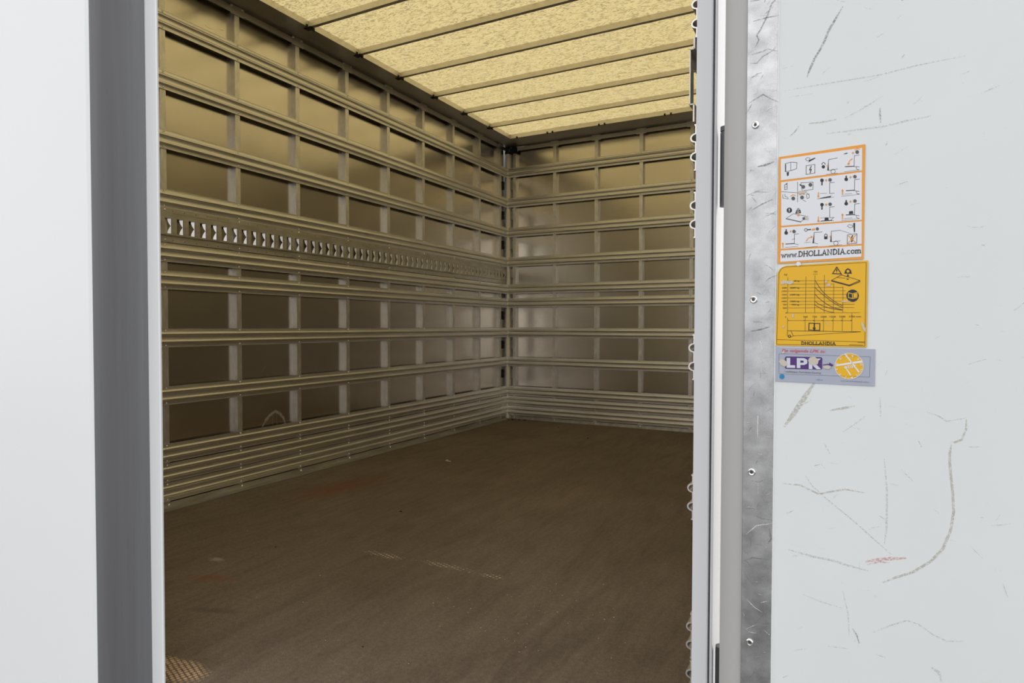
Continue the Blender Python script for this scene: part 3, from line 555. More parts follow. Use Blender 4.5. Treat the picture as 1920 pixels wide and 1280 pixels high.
SCUFFS=[
 ('d',2.5,[105.3,363.3,97.8,351.1,90.7,339.7,86.9,329.8,83.6,323.4,76.3,311.7,71.8,301.7,68.5,292.0]),
 ('f',1.3,[43.1,282.1,84.1,280.5,143.5,277.6,178.3,279.7,221.1,279.1]),
 ('f',1.3,[49.2,273.2,75.7,271.9]),
 ('d',1.3,[50.4,226.9,55.7,231.0,60.4,237.1]),
 ('b',1.9,[70.9,238.2,84.7,236.8,101.4,237.3]),
 ('f',1.9,[90.5,222.9,123.3,221.2,149.4,220.5,169.4,222.5,191.6,223.4]),
 ('f',1.3,[108.0,236.6,128.3,244.6,146.9,254.2]),
 ('d',1.9,[144.0,241.4,144.1,234.4,144.7,224.9]),
 ('d',2.5,[162.6,352.6,166.5,353.7]),
 ('f',2.5,[139.8,319.3,145.9,322.3]),
 ('d',1.9,[150.2,199.4,151.7,203.3]),
 ('b',1.9,[221.5,-96.4,227.4,-94.2]),
 ('b',1.9,[227.0,-95.9,226.7,-106.5,223.2,-117.5,217.3,-120.9,214.6,-120.7]),
 ('b',2.5,[214.6,-121.8,213.0,-136.1,214.2,-152.8,216.3,-172.3,217.6,-194.6,215.1,-214.8,208.9,-234.9,198.2,-251.0,182.4,-266.2,166.6,-275.9,153.9,-284.9]),
 ('r',3.8,[136.3,-265.5,148.4,-260.4,162.3,-256.1,176.3,-252.4]),
 ('r',1.9,[138.5,-268.1,151.0,-262.2,160.3,-261.3]),
 ('b',1.9,[47.4,-189.9,66.7,-188.9,87.3,-196.4,101.4,-191.0,115.3,-186.4,135.3,-187.5]),
 ('f',1.3,[72.5,-176.5,79.6,-187.5,93.0,-198.6,123.9,-221.1,145.5,-238.7,162.2,-252.0]),
 ('f',2.5,[148.5,-78.6,149.3,-99.4]),
 ('f',1.9,[153.5,-146.5,156.6,-181.7,156.7,-223.3,154.9,-241.6]),
 ('f',2.5,[54.4,-269.1,79.5,-271.4,102.5,-271.3,119.2,-273.7,139.7,-275.1]),
 ('f',1.3,[71.3,-319.4,91.7,-323.0,114.3,-324.5]),
 ('f',1.3,[144.3,-344.3,162.3,-330.6,177.3,-321.0,188.2,-322.0,201.8,-329.6,213.7,-333.0,228.8,-328.4]),
 ('b',5.7,[47.8,-121.1,58.5,-104.1,70.2,-84.0,81.6,-65.1]),
 ('b',3.1,[98.0,-97.0,111.3,-93.5,123.2,-90.1]),
 ('f',1.3,[111.6,-121.1,125.1,-109.4,134.1,-100.7]),
 ('d',1.9,[124.5,-345.2,128.9,-351.2,131.7,-360.2]),
 ('f',2.5,[148.3,-367.3,157.7,-368.6]),
 ('f',3.1,[199.9,-364.9,207.1,-368.4,209.7,-377.9]),
 ('f',1.9,[99.2,-373.3,120.4,-369.9]),
 ('d',1.9,[82.2,-163.8,88.5,-161.0]),
 ('f',2.5,[92.2,-135.5,98.6,-147.3]),
 ('d',1.3,[185.2,-122.8,188.2,-129.4]),
 ('f',1.9,[169.9,-156.1,181.0,-167.4]),
 ('f',1.3,[114.1,-304.7,119.9,-329.1,121.3,-353.5]),
 ('r',1.9,[50.2,-427.1,56.3,-422.5]),
 ('f',1.3,[192.5,-91.0,203.0,-94.7,210.1,-99.7,221.5,-95.9]),
]
SCRATCHES=[
 ('k',1.3,[36.3,394.4,28.4,388.6,23.6,376.0,16.3,362.0,11.3,355.0,13.9,349.2,10.2,342.4]),
 ('k',1.3,[3.2,398.7,14.0,397.4,23.4,399.0]),
 ('k',1.3,[6.0,373.3,23.7,373.4,37.2,372.1]),
 ('k',0.9,[4.0,323.2,11.7,321.3,17.9,327.5,30.3,332.1,33.9,336.2]),
 ('k',0.9,[5.2,333.3,17.8,334.0,24.7,335.4,35.2,330.2]),
 ('k',0.9,[4.2,303.6,11.8,308.3,18.1,308.8]),
 ('k',1.3,[2.6,274.6,12.1,279.1,19.7,282.0,27.9,275.2,37.2,269.4]),
 ('k',2.5,[14.3,195.6,23.2,196.2,33.1,198.6]),
 ('k',0.9,[1.9,161.9,13.4,165.1,26.0,162.9]),
 ('k',1.3,[7.2,142.9,19.9,149.4,32.3,153.8]),
 ('k',1.9,[10.7,5.8,21.5,5.2]),
 ('k',1.9,[7.6,-6.1,18.4,-4.0,31.0,-0.1]),
 ('w',1.9,[18.6,-15.2,21.2,-21.7,22.5,-28.9]),
 ('w',1.3,[16.3,-37.0,19.5,-41.5,22.7,-45.3]),
 ('w',1.9,[18.3,-105.5,17.8,-117.4,18.0,-137.2]),
 ('w',1.3,[19.2,-190.1,19.4,-206.7]),
 ('w',1.3,[6.7,-224.2,17.7,-224.9]),
 ('k',0.9,[10.9,-191.4,19.9,-192.0,28.7,-186.7]),
 ('k',0.9,[13.9,-234.3,24.2,-236.4,36.8,-236.7]),
 ('w',1.3,[5.1,-259.5,17.9,-246.2,35.6,-240.2]),
 ('k',1.3,[2.2,-293.8,13.2,-287.3,31.1,-286.0]),
 ('w',1.3,[7.3,-341.3,15.8,-348.4,25.5,-352.5]),
 ('k',0.9,[16.1,-371.2,26.8,-354.8,35.0,-347.9]),
 ('w',1.9,[28.3,-374.4,34.7,-377.9]),
 ('k',1.9,[32.6,-247.4,35.2,-260.0,30.9,-266.2]),
]

# ------------------------------------------------------------------ dimensions
XL, XR, YB = -2.6, -0.2445, 4.817          # rail planes
Y0 = 0.87                                  # rear edge of the load space
SKIN = 0.032                               # sheet lies this far behind the rails
H_UNDER, H_ROOF, H_TOP = 2.31, 2.342, 2.43
RAILS = [z + ZC for z in (1.3001, 1.0472, .7960, .5446, .3135, .1957, -.0544, -.3035, -.5525, -.6377, -.7209)]
LEFT_POSTS = [1.7268 + .3766 * k for k in range(-2, 8)] + [4.703]
BACK_POSTS = [-2.535, -2.162, -1.799, -1.435, -1.050, -.685, -.310]
X_SIDE = -0.158                            # outer face of the right side wall

def rail_profile():
    """flat strip with two hollow half-round ridges, (protrusion, height) outline"""
    r, ri, t = .0080, .0064, .0024
    front, back = [(.0014, .0405), (.0014, .0385), (0, .0375)], [(-t, .0405)]
    for zc in (.0165, -.0165):
        front.append((0, zc + r + .0015))
        for i in range(9):
            a = math.pi * i / 8
            front.append((.0006 + r * math.sin(a), zc + r * math.cos(a)))
        front.append((0, zc - r - .0015))
        back.append((-t, zc + ri))
        for i in range(1, 8):
            a = math.pi * i / 8
            back.append((-t + (ri + t) * math.sin(a) * .95, zc + ri * math.cos(a)))
        back.append((-t, zc - ri))
    front += [(0, -.0375), (.0014, -.0385), (.0014, -.0405)]
    back.append((-t, -.0405))
    return front + back[::-1]
PROF = rail_profile()

def wall_map(side):
    """maps (along, protrusion, height) to the place"""
    if side == 'left': return (lambda s, p, z: (XL + p, s, z)), Vector((1, 0, 0))
    if side == 'right': return (lambda s, p, z: (XR - p, s, z)), Vector((-1, 0, 0))
    return (lambda s, p, z: (s, YB - p, z)), Vector((0, -1, 0))

def wbox(mb, mp, s0, s1, p0, p1, z0, z1):
    v = [mp(s, p, z) for z in (z0, z1) for p in (p0, p1) for s in (s0, s1)]
    mb.add(v, [(0, 1, 3, 2), (4, 6, 7, 5), (0, 4, 5, 1), (2, 3, 7, 6), (0, 2, 6, 4), (1, 5, 7, 3)])

def build_wall(side, root, s0, s1, posts, mat_rail):
    mp, nrm = wall_map(side)
    # sheets between the posts
    edges = [s0] + [p for p in posts if s0 + .05 < p < s1 - .03] + [s1]
    for a, b in zip(edges[:-1], edges[1:]):
        mb = MB(); wbox(mb, mp, a + .0008, b - .0008, -SKIN - .003, -SKIN, 0.0, H_UNDER); mb.build('panel', MAT['panel'], root)
    # posts: one mesh per wall, copied along it
    mb = MB(); wbox(mb, (lambda s, p, z: tuple(Vector(mp(s, p, z)) - Vector(mp(0, 0, 0)))), -.0135, .0135, -SKIN, -.0032, 0.0, H_UNDER - .03)
    pm = None
    for s in posts:
        if not (s0 < s < s1): continue
        loc = mp(s, 0, 0)
        if pm is None:
            o = mb.build('post', MAT['post'], root); pm = o.data
        else:
            o = link('post', pm, root)
        o.location = loc
    # rails with their rivets
    n = len(PROF); rm = None; rvm = None
    for z in RAILS:
        if rm is None:
            v = [Vector(mp(s, p, h)) for s in (s0 + (.006 if side != 'back' else -.008), s1 + (.010 if side != 'back' else -.002)) for p, h in PROF]
            f = [(i, (i + 1) % n, n + (i + 1) % n, n + i) for i in range(n)] + [tuple(range(n))[::-1], tuple(range(n, 2 * n))]
            o = mesh_obj('rail', v, f, mat_rail, root, 35); rm = o.data
            rv = MB()
            for s in posts:
                if s0 < s < s1:
                    for h in (.0323, -.0323): rv.dome(mp(s, .0002, h), nrm, .0046, .0042)
            r2 = rv.build('rivets', MAT['rivet'], o, 60); rvm = r2.data
        else:
            o = link('rail', rm, root); r2 = link('rivets', rvm, o)
        o.location = (0, 0, z); r2['kind'] = 'stuff'
    # flat strip along the top with riveted brackets at the posts
    mb = MB(); wbox(mb, mp, s0, s1, -.004, -.0005, 1.480 + ZC, 1.509 + ZC); mb.build('top_strip', MAT['roof_alu'], root)
    tm = None
    for s in posts:
        if not (s0 + .04 < s < s1 - .05): continue
        if tm is None:
            mb = MB(); lm = lambda a, p, z: tuple(Vector(mp(a, p, z)) - Vector(mp(0, 0, 0)))
            wbox(mb, lm, -.038, .038, -.0004, .0016, 1.474 + ZC, 1.5172 + ZC)
            for ds in (-.03, .028): mb.dome(lm(ds, .001, 1.511 + ZC), nrm, .0066, .0065)
            mb.dome(lm(.004, .001, 1.487 + ZC), nrm, .002, .001, 6)
            o = mb.build('bracket', MAT['roof_alu'], root); tm = o.data
        else: o = link('bracket', tm, root)
        o.location = mp(s, 0, 0)

# ------------------------------------------------------------------ the setting
mb = MB(); mb.box(-2.62, -.17, Y0 - .012, YB + .02, -.03, 0.0)
floor = tag(mb.build('floor', MAT['floor']), 'worn brown anti-slip plywood floor of the load space', 'floor', kind='structure')

mb = MB(); mb.box(-2.70, -2.665, Y0, YB + .12, -.03, H_TOP)
wall_left = tag(mb.build('wall_left', MAT['outer_white']), 'long aluminium wall with lashing rails and a slotted track', 'wall', kind='structure')
build_wall('left', wall_left, Y0 + .03, YB - .014, LEFT_POSTS, MAT['rail_y'])

mb = MB(); mb.prism([(-.178, Y0 + .064), (X_SIDE, Y0 + .064), (X_SIDE, YB + .09), (XR + SKIN + .004, YB + .09), (XR + SKIN + .004, 1.06), (-.178, 1.05)], 'z', -.03, H_TOP)
wall_right = tag(mb.build('wall_right', MAT['outer_white']), 'side wall with white outer skin whose cut rail ends show behind the grey post', 'wall', kind='structure')
build_wall('right', wall_right, 1.139, YB - .012, LEFT_POSTS[1:], MAT['rail_y'])

mb = MB(); mb.box(-2.664, XR + SKIN + .003, YB + .088, YB + .12, -.03, H_TOP)
wall_back = tag(mb.build('wall_back', MAT['outer_white']), 'aluminium end wall with lashing rails facing the opening', 'wall', kind='structure')
build_wall('back', wall_back, XL + .016, XR - .012, BACK_POSTS, MAT['rail_x'])

# slotted lashing track on both side walls
P_SLOT, W_SLOT, S_FIRST = .0557, .0302, 1.7773
ZT = [z + ZC for z in (.357, .3875, .395, .460, .483, .504)]
def build_track(side, root, s0, s1):
    mp, nrm = wall_map(side)
    mb = MB()
    hk = math.ceil((s0 - S_FIRST - W_SLOT - .0105) / P_SLOT); cs = []
    while S_FIRST + hk * P_SLOT + W_SLOT + .0105 < s1 - .01:
        c = S_FIRST + hk * P_SLOT + W_SLOT + .0105; hk += 1
        if c > s0 + .01 and min(abs(c - s) for s in LEFT_POSTS) > .012: cs.append(c)
    for za, zb, zh in ((ZT[0], ZT[1], .3665 + ZC), (ZT[4], ZT[5], .494 + ZC)):                               # flanges, pierced
        g = .0017
        wbox(mb, mp, s0, s1, .0002, .003, za, zh - g); wbox(mb, mp, s0, s1, .0002, .003, zh + g, zb)
        for a_, b_ in zip([s0] + [c + g for c in cs], [c - g for c in cs] + [s1]): wbox(mb, mp, a_, b_, .0002, .003, zh - g, zh + g)
    wbox(mb, mp, s0, s1, .0075, .0095, ZT[1], ZT[2]); wbox(mb, mp, s0, s1, .0075, .0095, ZT[3], ZT[4])         # raised bands
    wbox(mb, mp, s0, s1, .001, .0095, ZT[1] - .001, ZT[1] + .001); wbox(mb, mp, s0, s1, .001, .0095, ZT[4] - .001, ZT[4] + .001)
    k0 = math.ceil((s0 - S_FIRST) / P_SLOT); slots = []
    k = k0; prev = s0
    while S_FIRST + k * P_SLOT + W_SLOT < s1:
        a = S_FIRST + k * P_SLOT; slots.append(a)
        wbox(mb, mp, prev, a, .0075, .0095, ZT[2], ZT[3])
        if a - prev > .02:
            c = (a + prev) / 2 + .001
            wbox(mb, mp, c - .0028, c + .0028, .0095, .0113, ZT[2] - .002, ZT[3] + .003)
        prev = a + W_SLOT; k += 1
    wbox(mb, mp, prev, s1, .0075, .0095, ZT[2], ZT[3])
    tr = mb.build('lashing_track', MAT['track'], root)
    # punched lip on the far side of every slot
    lv = []; lf = []; nz = 12
    for i in range(nz + 1):
        t = i / nz; z = ZT[2] + (ZT[3] - ZT[2]) * t
        d = .0006 + .0072 * (abs(math.cos(math.pi * t)) ** .9)
        
        for q, dy in ((.0074, 0), (.0074 - d, -1.5 * d)):
            lv += [Vector(mp(dy, q, z)) - Vector(mp(0, 0, 0)), Vector(mp(dy + .0008, q - .0006, z)) - Vector(mp(0, 0, 0))]
    for i in range(nz):
        b = 4 * i
        for x, y in ((0, 2), (2, 3), (3, 1), (1, 0)): lf.append((b + x, b + y, b + 4 + y, b + 4 + x))
    lm = None
    for a in slots:
        if lm is None:
            l = mesh_obj('slot_lip', lv, lf, MAT['lip'], tr); lm = l.data
        else: l = link('slot_lip', lm, tr)
        l.location = mp(a + W_SLOT - .001, 0, 0)
    rv = MB()
    for s in LEFT_POSTS:
        if s0 < s < s1:
            for z in (.4953 + ZC, .3674 + ZC): rv.dome(mp(s, .003, z), nrm, .0048, .003)
    rv.build('rivets', MAT['rivet'], tr, 60)['kind'] = 'stuff'
build_track('left', wall_left, Y0 + .04, YB - .03)
build_track('right', wall_right, 1.139, YB - .03)

# floor angles
def angle(name, side, s0, s1, posts, label):
    mp, nrm = wall_map(side)
    mb = MB(); wbox(mb, mp, s0, s1, -.003, .0008, .0005, .0235); wbox(mb, mp, s0, s1, .0008, .058 if side != 'back' else .02, .0005, .0035)
    o = tag(mb.build(name, MAT['base']), label, 'skirting', kind='structure')
    rv = MB()
    for s in posts:
        if s0 < s < s1: rv.dome(mp(s + .006, .0008, .012), nrm, .0058, .004)
    rv.build('rivets', MAT['rivet'], o, 60)['kind'] = 'stuff'
angle('baseboard_left', 'left', Y0 + .02, YB - .03, LEFT_POSTS, 'aluminium floor angle under the wall with the slotted track')
angle('baseboard_right', 'right', 1.14, YB - .03, LEFT_POSTS, 'aluminium floor angle under the wall behind the grey post')
angle('baseboard_back', 'back', XL + .06, XR - .06, BACK_POSTS, 'aluminium floor angle under the end wall')

# roof: translucent sheet in an aluminium border, crossed by bows
XCL, XCR, YCB = -2.46, XR - .14, 4.605
mb = MB(); mb.add([(XCL - .05, Y0 + .05, H_ROOF), (XCR + .05, Y0 + .05, H_ROOF), (XCR + .05, YCB + .05, H_ROOF), (XCL - .05, YCB + .05, H_ROOF)], [(0, 1, 2, 3)])
ceiling = tag(mb.build('ceiling', MAT['roof']), 'yellow translucent roof sheet crossed by thin aluminium bows', 'roof', kind='structure')
bow = None; k = 0
for k in range(-3, 6):
    y = 2.4206 + .3712 * k
    if y < Y0 + .1: continue
    if bow is None:
        mb = MB(); mb.box(XCL + .0005, XCR - .0005, 0, .0216, 1.522 + ZC, H_ROOF - .001)
        o = mb.build('roof_bow', MAT['roof_alu'], ceiling); bow = o.data
        mc = MB()
        for x, sg in ((XCL, 1), (XCR, -1)):
            mc.box(x - .012 * sg if sg < 0 else x - .030, x + .030 if sg < 0 else x + .012, -.004, .026, 1.517 + ZC, 1.5215 + ZC)
            for dy in (-.012, .034): mc.box(x - .004, x + .004, dy - .005, dy + .005, 1.514 + ZC, 1.530 + ZC)
        c = mc.build('clip', MAT['black'], o); clip = c.data
    else:
        o = link('roof_bow', bow, ceiling); c = link('clip', clip, o)
    o.location = (0, y, 0)

def trim(name, mb, mat, label, cat):
    return tag(mb.build(name, mat), label, cat, kind='structure')
mb = MB(); mb.box(XL - SKIN - .0035, XCL, Y0 + .064, YB + .03, H_UNDER, H_ROOF + .004); mb.box(-2.702, -2.58, Y0 + .064, YB + .092, H_TOP, H_TOP + .03)
t1 = trim('trim_1', mb, MAT['roof_alu'], 'roof edge beam along the wall with the slotted track', 'beam')
mb = MB(); mb.box(XCR, -.2065, Y0 + .064, YB + .03, H_UNDER, H_ROOF + .004); mb.box(-.24, X_SIDE + .002, Y0 + .064, YB + .092, H_TOP, H_TOP + .03)
t2 = trim('trim_2', mb, MAT['roof_alu'], 'roof edge beam along the wall behind the grey post', 'beam')
mb = MB(); mb.box(XCL + .001, XCR - .001, YCB, YB + SKIN + .0035, H_UNDER, H_ROOF + .004)
t3 = trim('trim_3', mb, MAT['roof_alu'], 'roof edge beam over the end wall', 'beam')
mb = MB()
for x in (-2.40, -2.13, -2.085, -1.70, -1.655, -1.20, -1.155, -.8, -.755): mb.box(x - .006, x + .006, YCB - .004, YCB + .01, H_UNDER - .003, H_UNDER + .010)
mb.build('clips', MAT['black'], t3)['kind'] = 'stuff'

# corner pole between the two walls with its black corner bracket and clips
def tube(mb, cx, cy, r, z0, z1, n=20):
    mb.prism([(cx + r * math.cos(2 * math.pi * i / n), cy + r * math.sin(2 * math.pi * i / n)) for i in range(n)], 'z', z0, z1)
pole = MB(); tube(pole, -2.6045, 4.839, .025, 0.0, H_UNDER - .055)
pole = tag(pole.build('trim_4', MAT['cream'], None, 40), 'round cream corner pole where the two rail walls meet', 'pole', kind='structure')
mb = MB(); tube(mb, -2.6045, 4.839, .029, H_UNDER - .055, H_UNDER, 16); mb.box(-2.578, -2.505, YB - .004, YB + .02, H_UNDER - .06, H_UNDER)
mb.build('corner_bracket', MAT['black'], pole)
gaps = list(zip(RAILS[:-1], RAILS[1:]))
cm = gm = None
for (za, zb) in gaps:
    if za - zb < .2: continue
    z = (za + zb) / 2 + .02
    if cm is None:
        mb = MB(); mb.box(-2.632, -2.622, 4.778, 4.802, -.035, .035); mb.box(-2.632, -2.618, 4.781, 4.799, -.026, -.006); mb.box(-2.632, -2.618, 4.781, 4.799, .006, .026)
        o = mb.build('corner_clip', MAT['black'], pole); cm = o.data; o.location = (0, 0, z)
        mb = MB(); mb.box(-2.575, -2.548, 4.826, 4.838, -.035, .035)
        o2 = mb.build('clip_plate', MAT['track'], pole); gm = o2.data; o2.location = (0, 0, z)
    else:
        link('corner_clip', cm, pole, (0, 0, z)); link('clip_plate', gm, pole, (0, 0, z))

# rear frame: header, sill and the two posts
mb = MB(); mb.box(-2.70, X_SIDE + .001, Y0, Y0 + .063, H_UNDER, H_TOP + .04)
trim('trim_5', mb, MAT['frame_paint'], 'rear frame header over the door opening', 'beam')
mb = MB(); mb.box(-2.70, X_SIDE, Y0 - .012, Y0 + .16, -.16, -.031)
trim('trim_6', mb, MAT['dark_steel'], 'rear frame sill under the load floor', 'beam')
mb = MB(); mb.prism([(-.1845, Y0), (-.1655, Y0), (-.1640, Y0 + .001), (-.1640, Y0 + .010), (-.1615, Y0 + .010), (-.1615, Y0 + .003), (-.1600, Y0 + .002), (X_SIDE, Y0 + .003), (X_SIDE, Y0 + .06), (-.1845, Y0 + .06)], 'z', -.031, H_UNDER)
rp = trim('trim_7', mb, MAT['frame_paint'], 'light grey rear frame post beside the open door', 'post')
mb = MB(); mb.box(-.1639, -.1616, Y0 + .0095, Y0 + .012, -.03, H_UNDER - .002); mb.build('seal', MAT['rubber'], rp)
mb = MB(); mb.box(-2.70, -2.615, Y0, Y0 + .06, -.031, H_UNDER)
trim('trim_8', mb, MAT['frame_paint'], 'rear frame post behind the closed door', 'post')

mb = MB(); mb.add([(-40, -40, -1.1), (40, -40, -1.1), (40, 40, -1.1), (-40, 40, -1.1)], [(0, 1, 2, 3)])
tag(mb.build('ground', MAT['asphalt']), 'grey asphalt yard under the truck', 'ground', kind='structure')

# ------------------------------------------------------------------ open door with the stickers
TH = -math.radians(9.1)
DX, DY = -.1163, .84
door = tag(empty('door_1', (DX, DY, 0), TH), 'open white door with three stickers and a scratched aluminium edge', 'door', kind='structure')
ZB, ZE = -.07, 2.38
mb = MB(); mb.box(.0355, 1.13, .0005, .032, ZB, ZE); mb.build('panel', MAT['door_white'], door)
mb = MB(); mb.prism([(0, -.0022), (.0005, -.0026), (.0355, -.0020), (.0362, -.0012), (.0362, .0005), (.030, .032), (-.004, .032), (0, .004)], 'z', ZB, ZE)
mb.build('edge_strip', MAT['strip'], door)
# grey folded profile on the hinge side, falling away from the strip
pr = [(-.0006, .0012), (-.006, .0004), (-.014, .0014), (-.022, .0040), (-.029, .0078), (-.0312, .0100), (-.0312, .0150), (-.024, .034), (-.0045, .034), (-.0006, .006)]
mb = MB(); mb.prism(pr, 'z', ZB, ZE); mb.build('hinge_profile', MAT['grey_paint'], door, 40)
mb = MB(); mb.box(1.13, 1.155, -.002, .034, ZB, ZE); mb.build('edge_strip', MAT['strip'], door)
rvm = None
for k in range(-3, 8):
    z = .0329 + ZC + (k) * .2136 - .0 
    if not ZB < z < ZE: continue
    if rvm is None:
        bm = MB(); n = 16
        prof = [(.0046, 0), (.0044, .0012), (.0034, .0019), (.0020, .0016), (.0016, .0003), (0, .0003)]
        v = [(r * math.cos(2 * math.pi * i / n), -.0024 - h, r * math.sin(2 * math.pi * i / n)) for r, h in prof[:-1] for i in range(n)] + [(0, -.0024 - .0003, 0)]
        f = [(a * n + i, a * n + (i + 1) % n, (a + 1) * n + (i + 1) % n, (a + 1) * n + i) for a in range(4) for i in range(n)] + [(4 * n + i, 4 * n + (i + 1) % n, 5 * n) for i in range(n)]
        o = mesh_obj('rivet', v, f, MAT['rivet'], door, 30); rvm = o.data
        mesh_obj('rivet_hole_shade', [(.0017 * math.cos(2 * math.pi * i / 10), -.00285, .0017 * math.sin(2 * math.pi * i / 10)) for i in range(10)], [tuple(range(10))], MAT['dark_steel'], o)  # dark disc standing in for the shade inside the rivet's hole
        hole = o.children[0].data
    else:
        o = link('rivet', rvm, door); link('rivet_hole_shade', hole, o)
    o.location = (.0112, 0, z)
# hinges between post and door
hmesh = None
for zc in (-.478 + ZC, .209 + ZC, .90 + ZC):
    if hmesh is None:
        mb = MB()
        tube(mb, -.0355, .0290, .0062, -.050, .050, 14); tube(mb, -.0355, .0290, .0072, -.052, -.046, 14); tube(mb, -.0355, .0290, .0072, .046, .052, 14)
        mb.box(-.0440, -.0350, .0315, .0365, -.046, .046); mb.box(-.034, -.012, .0335, .0385, -.04, .04)
        o = mb.build('hinge', MAT['dark_steel'], door, 40); hmesh = o.data
    else: o = link('hinge', hmesh, door)
    o.location = (0, 0, zc)

def ribbon(mb, pts, w, y, closed=False, taper=False):
    """flat stroke through (x, z) points, of width w, lying at depth y"""
    pts = [Vector(p) for p in pts]; n = len(pts); rows = []
    for i, p in enumerate(pts):
        a = pts[(i - 1) % n] if (closed or i > 0) else None
        b = pts[(i + 1) % n] if (closed or i < n - 1) else None
        d1 = (p - a).normalized() if a is not None else None; d2 = (b - p).normalized() if b is not None else None
        t = (d1 + d2) if (d1 is not None and d2 is not None) else (d1 if d2 is None else d2)
        if t.length < 1e-6: t = d2
        t.normalize(); nn = Vector((-t.y, t.x)); ww = w / 2
        if d1 is not None and d2 is not None: ww = min(ww / max(.4, abs(nn.dot(Vector((-d2.y, d2.x))))), w)
        if taper and (i == 0 or i == n - 1): ww *= .35
        rows.append((p + nn * ww, p - nn * ww))
    v = [(q.x, y, q.y) for r in rows for q in r]
    f = [(2 * i, 2 * i + 1, 2 * ((i + 1) % n) + 1, 2 * ((i + 1) % n)) for i in range(n if closed else n - 1)]
    mb.add(v, f)
def pairs(flat): return list(zip(flat[::2], flat[1::2]))
for c, w, flat in SCUFFS:
    mb = MB(); ribbon(mb, [(u / 1000, v / 1000 + ZC) for u, v in pairs(flat)], w / 1000, .0002, taper=True); mb.build('scuff_mark', SCUFF[c], door)
for c, w, flat in SCRATCHES:
    mb = MB(); ribbon(mb, [(u / 1000, v / 1000 + ZC) for u, v in pairs(flat)], w / 1000, -.0029, taper=True); mb.build('scratch', SCUFF[c], door)

def random_marks(name, n, mats, area, y, wid, ln, seed, tilt):
    rnd = random.Random(seed)
    for k, c in enumerate(mats):
        mb = MB()
        for _ in range(n):
            x = rnd.uniform(*area[0]); z = rnd.uniform(*area[1]); a = rnd.gauss(tilt, .7); l = rnd.uniform(*ln); b = rnd.uniform(-.35, .35)
            pts = [(x + l * t * math.cos(a + b * t), z + l * t * math.sin(a + b * t)) for t in (-.5, -.17, .17, .5)]
            ribbon(mb, pts, rnd.uniform(*wid), y - .00003 * k, taper=True)
        mb.build(name, SCUFF[c], door)['kind'] = 'stuff'
random_marks('fine_scratches', 60, ('f', 'f', 'b'), ((.045, .55), (.15, 1.55)), .0001, (.0003, .0008), (.003, .018), 5, .3)
random_marks('strip_scratches', 60, ('k', 'w'), ((.003, .033), (.1, 1.5)), -.0030, (.0003, .0008), (.004, .016), 9, .2)
mb = MB(); mb.box(.0362, .0370, -.0012, .0006, ZB, ZE); mb.build('sealant_bead', MAT['outer_white'], door)

# ------------------------------------------------------------------ closed door with the grey rubber edge
d2 = tag(empty('door_2', (-2.62, .80, 0)), 'closed white door leaf ending in a thick grey rubber seal', 'door', kind='structure')
def L2(pts): return [(x + 2.62, y - .80) for x, y in pts]
mb = MB(); mb.prism(L2([(-2.66, .757), (-1.392, .757), (-1.385, .761), (-1.384, .770), (-1.384, .852), (-2.66, .852)]), 'z', -.07, 2.38); mb.build('panel', MAT['outer_white'], d2)
sp = [(-1.3838, .7605), (-1.3785, .7620), (-1.3735, .7690), (-1.3715, .7780), (-1.3690, .7860), (-1.3650, .8050), (-1.3610, .8180), (-1.3570, .8300), (-1.3520, .8420), (-1.3470, .8495), (-1.3440, .8525), (-1.3838, .8525)]
mb = MB(); mb.prism(L2(sp), 'z', -.07, 2.38); mb.build('rubber_seal', MAT['rubber'], d2, 60)
mb = MB(); mb.prism(L2([(-1.352, .8527), (-1.3085, .8527), (-1.3056, .8545), (-1.3056, .8575), (-1.352, .8575)]), 'z', -.07, 2.38); mb.build('edge_lip', MAT['outer_white'], d2)

# ------------------------------------------------------------------ stickers on the open door
INK = {'o': simple('orange print', (.86, .36, .045), .45), 'w': simple('white vinyl', (.80, .81, .86), .4), 'k': simple('black print', (.022, .022, .024), .45), 'g': simple('dark grey print', (.10, .10, .105), .45),
       't': simple('torn vinyl', (.62, .56, .48), .8), 's': simple('bare patch', (.80, .80, .80), .6), 'y': simple('yellow vinyl', (.84, .47, .012), .42), 'b': simple('slate print', (.20, .21, .25), .5),
       'p': simple('purple print', (.085, .03, .19), .45), 'g2': simple('pale grey vinyl', (.66, .68, .78), .4), 'c': simple('blue print', (.03, .24, .50), .45), 'r': simple('red print', (.70, .09, .13), .45), 'gv': simple('grey vinyl', (.42, .45, .55), .42)}
INK_NAME = {'o': 'orange_print', 'w': 'white_field', 'k': 'black_print', 'g': 'grey_print', 't': 'torn_patch', 's': 'torn_patch', 'y': 'yellow_print', 'b': 'frame_print', 'p': 'purple_print', 'g2': 'logo_letters', 'c': 'blue_dot', 'r': 'red_print'}
DR = Matrix.Translation((DX, DY, 0)) @ Matrix.Rotation(TH, 4, 'Z')
def sticker_root(u, v, label):
    e = empty('sticker'); e.matrix_world = DR @ Matrix.Translation((u, -.0002, v + ZC)); return tag(e, label, 'sticker')
def draw(root, items, order):
    """lay each ink in its own thin layer"""
    layers = {}
    for i, (k, c, w, cl, flat) in enumerate(items):
        p = [(x / 1000, -y / 1000) for x, y in pairs(flat)]
        z = order[c]; z = z if isinstance(z, (int, float)) else z(k, i)
        mb = MB() if c in 'gts' else layers.setdefault(c, MB()); y = -.0004 - .00012 * z
        if k == 'F': mb.add([(x, y, q) for x, q in p], [tuple(range(len(p)))])
        else: ribbon(mb, p, w / 1000, y, closed=bool(cl))
        if c in 'gts': mesh_flat(INK_NAME[c] if c != 'g' else 'grey_knob', mb, INK[c], root)
    for c, mb in layers.items(): mesh_flat(INK_NAME[c], mb, INK[c], root)
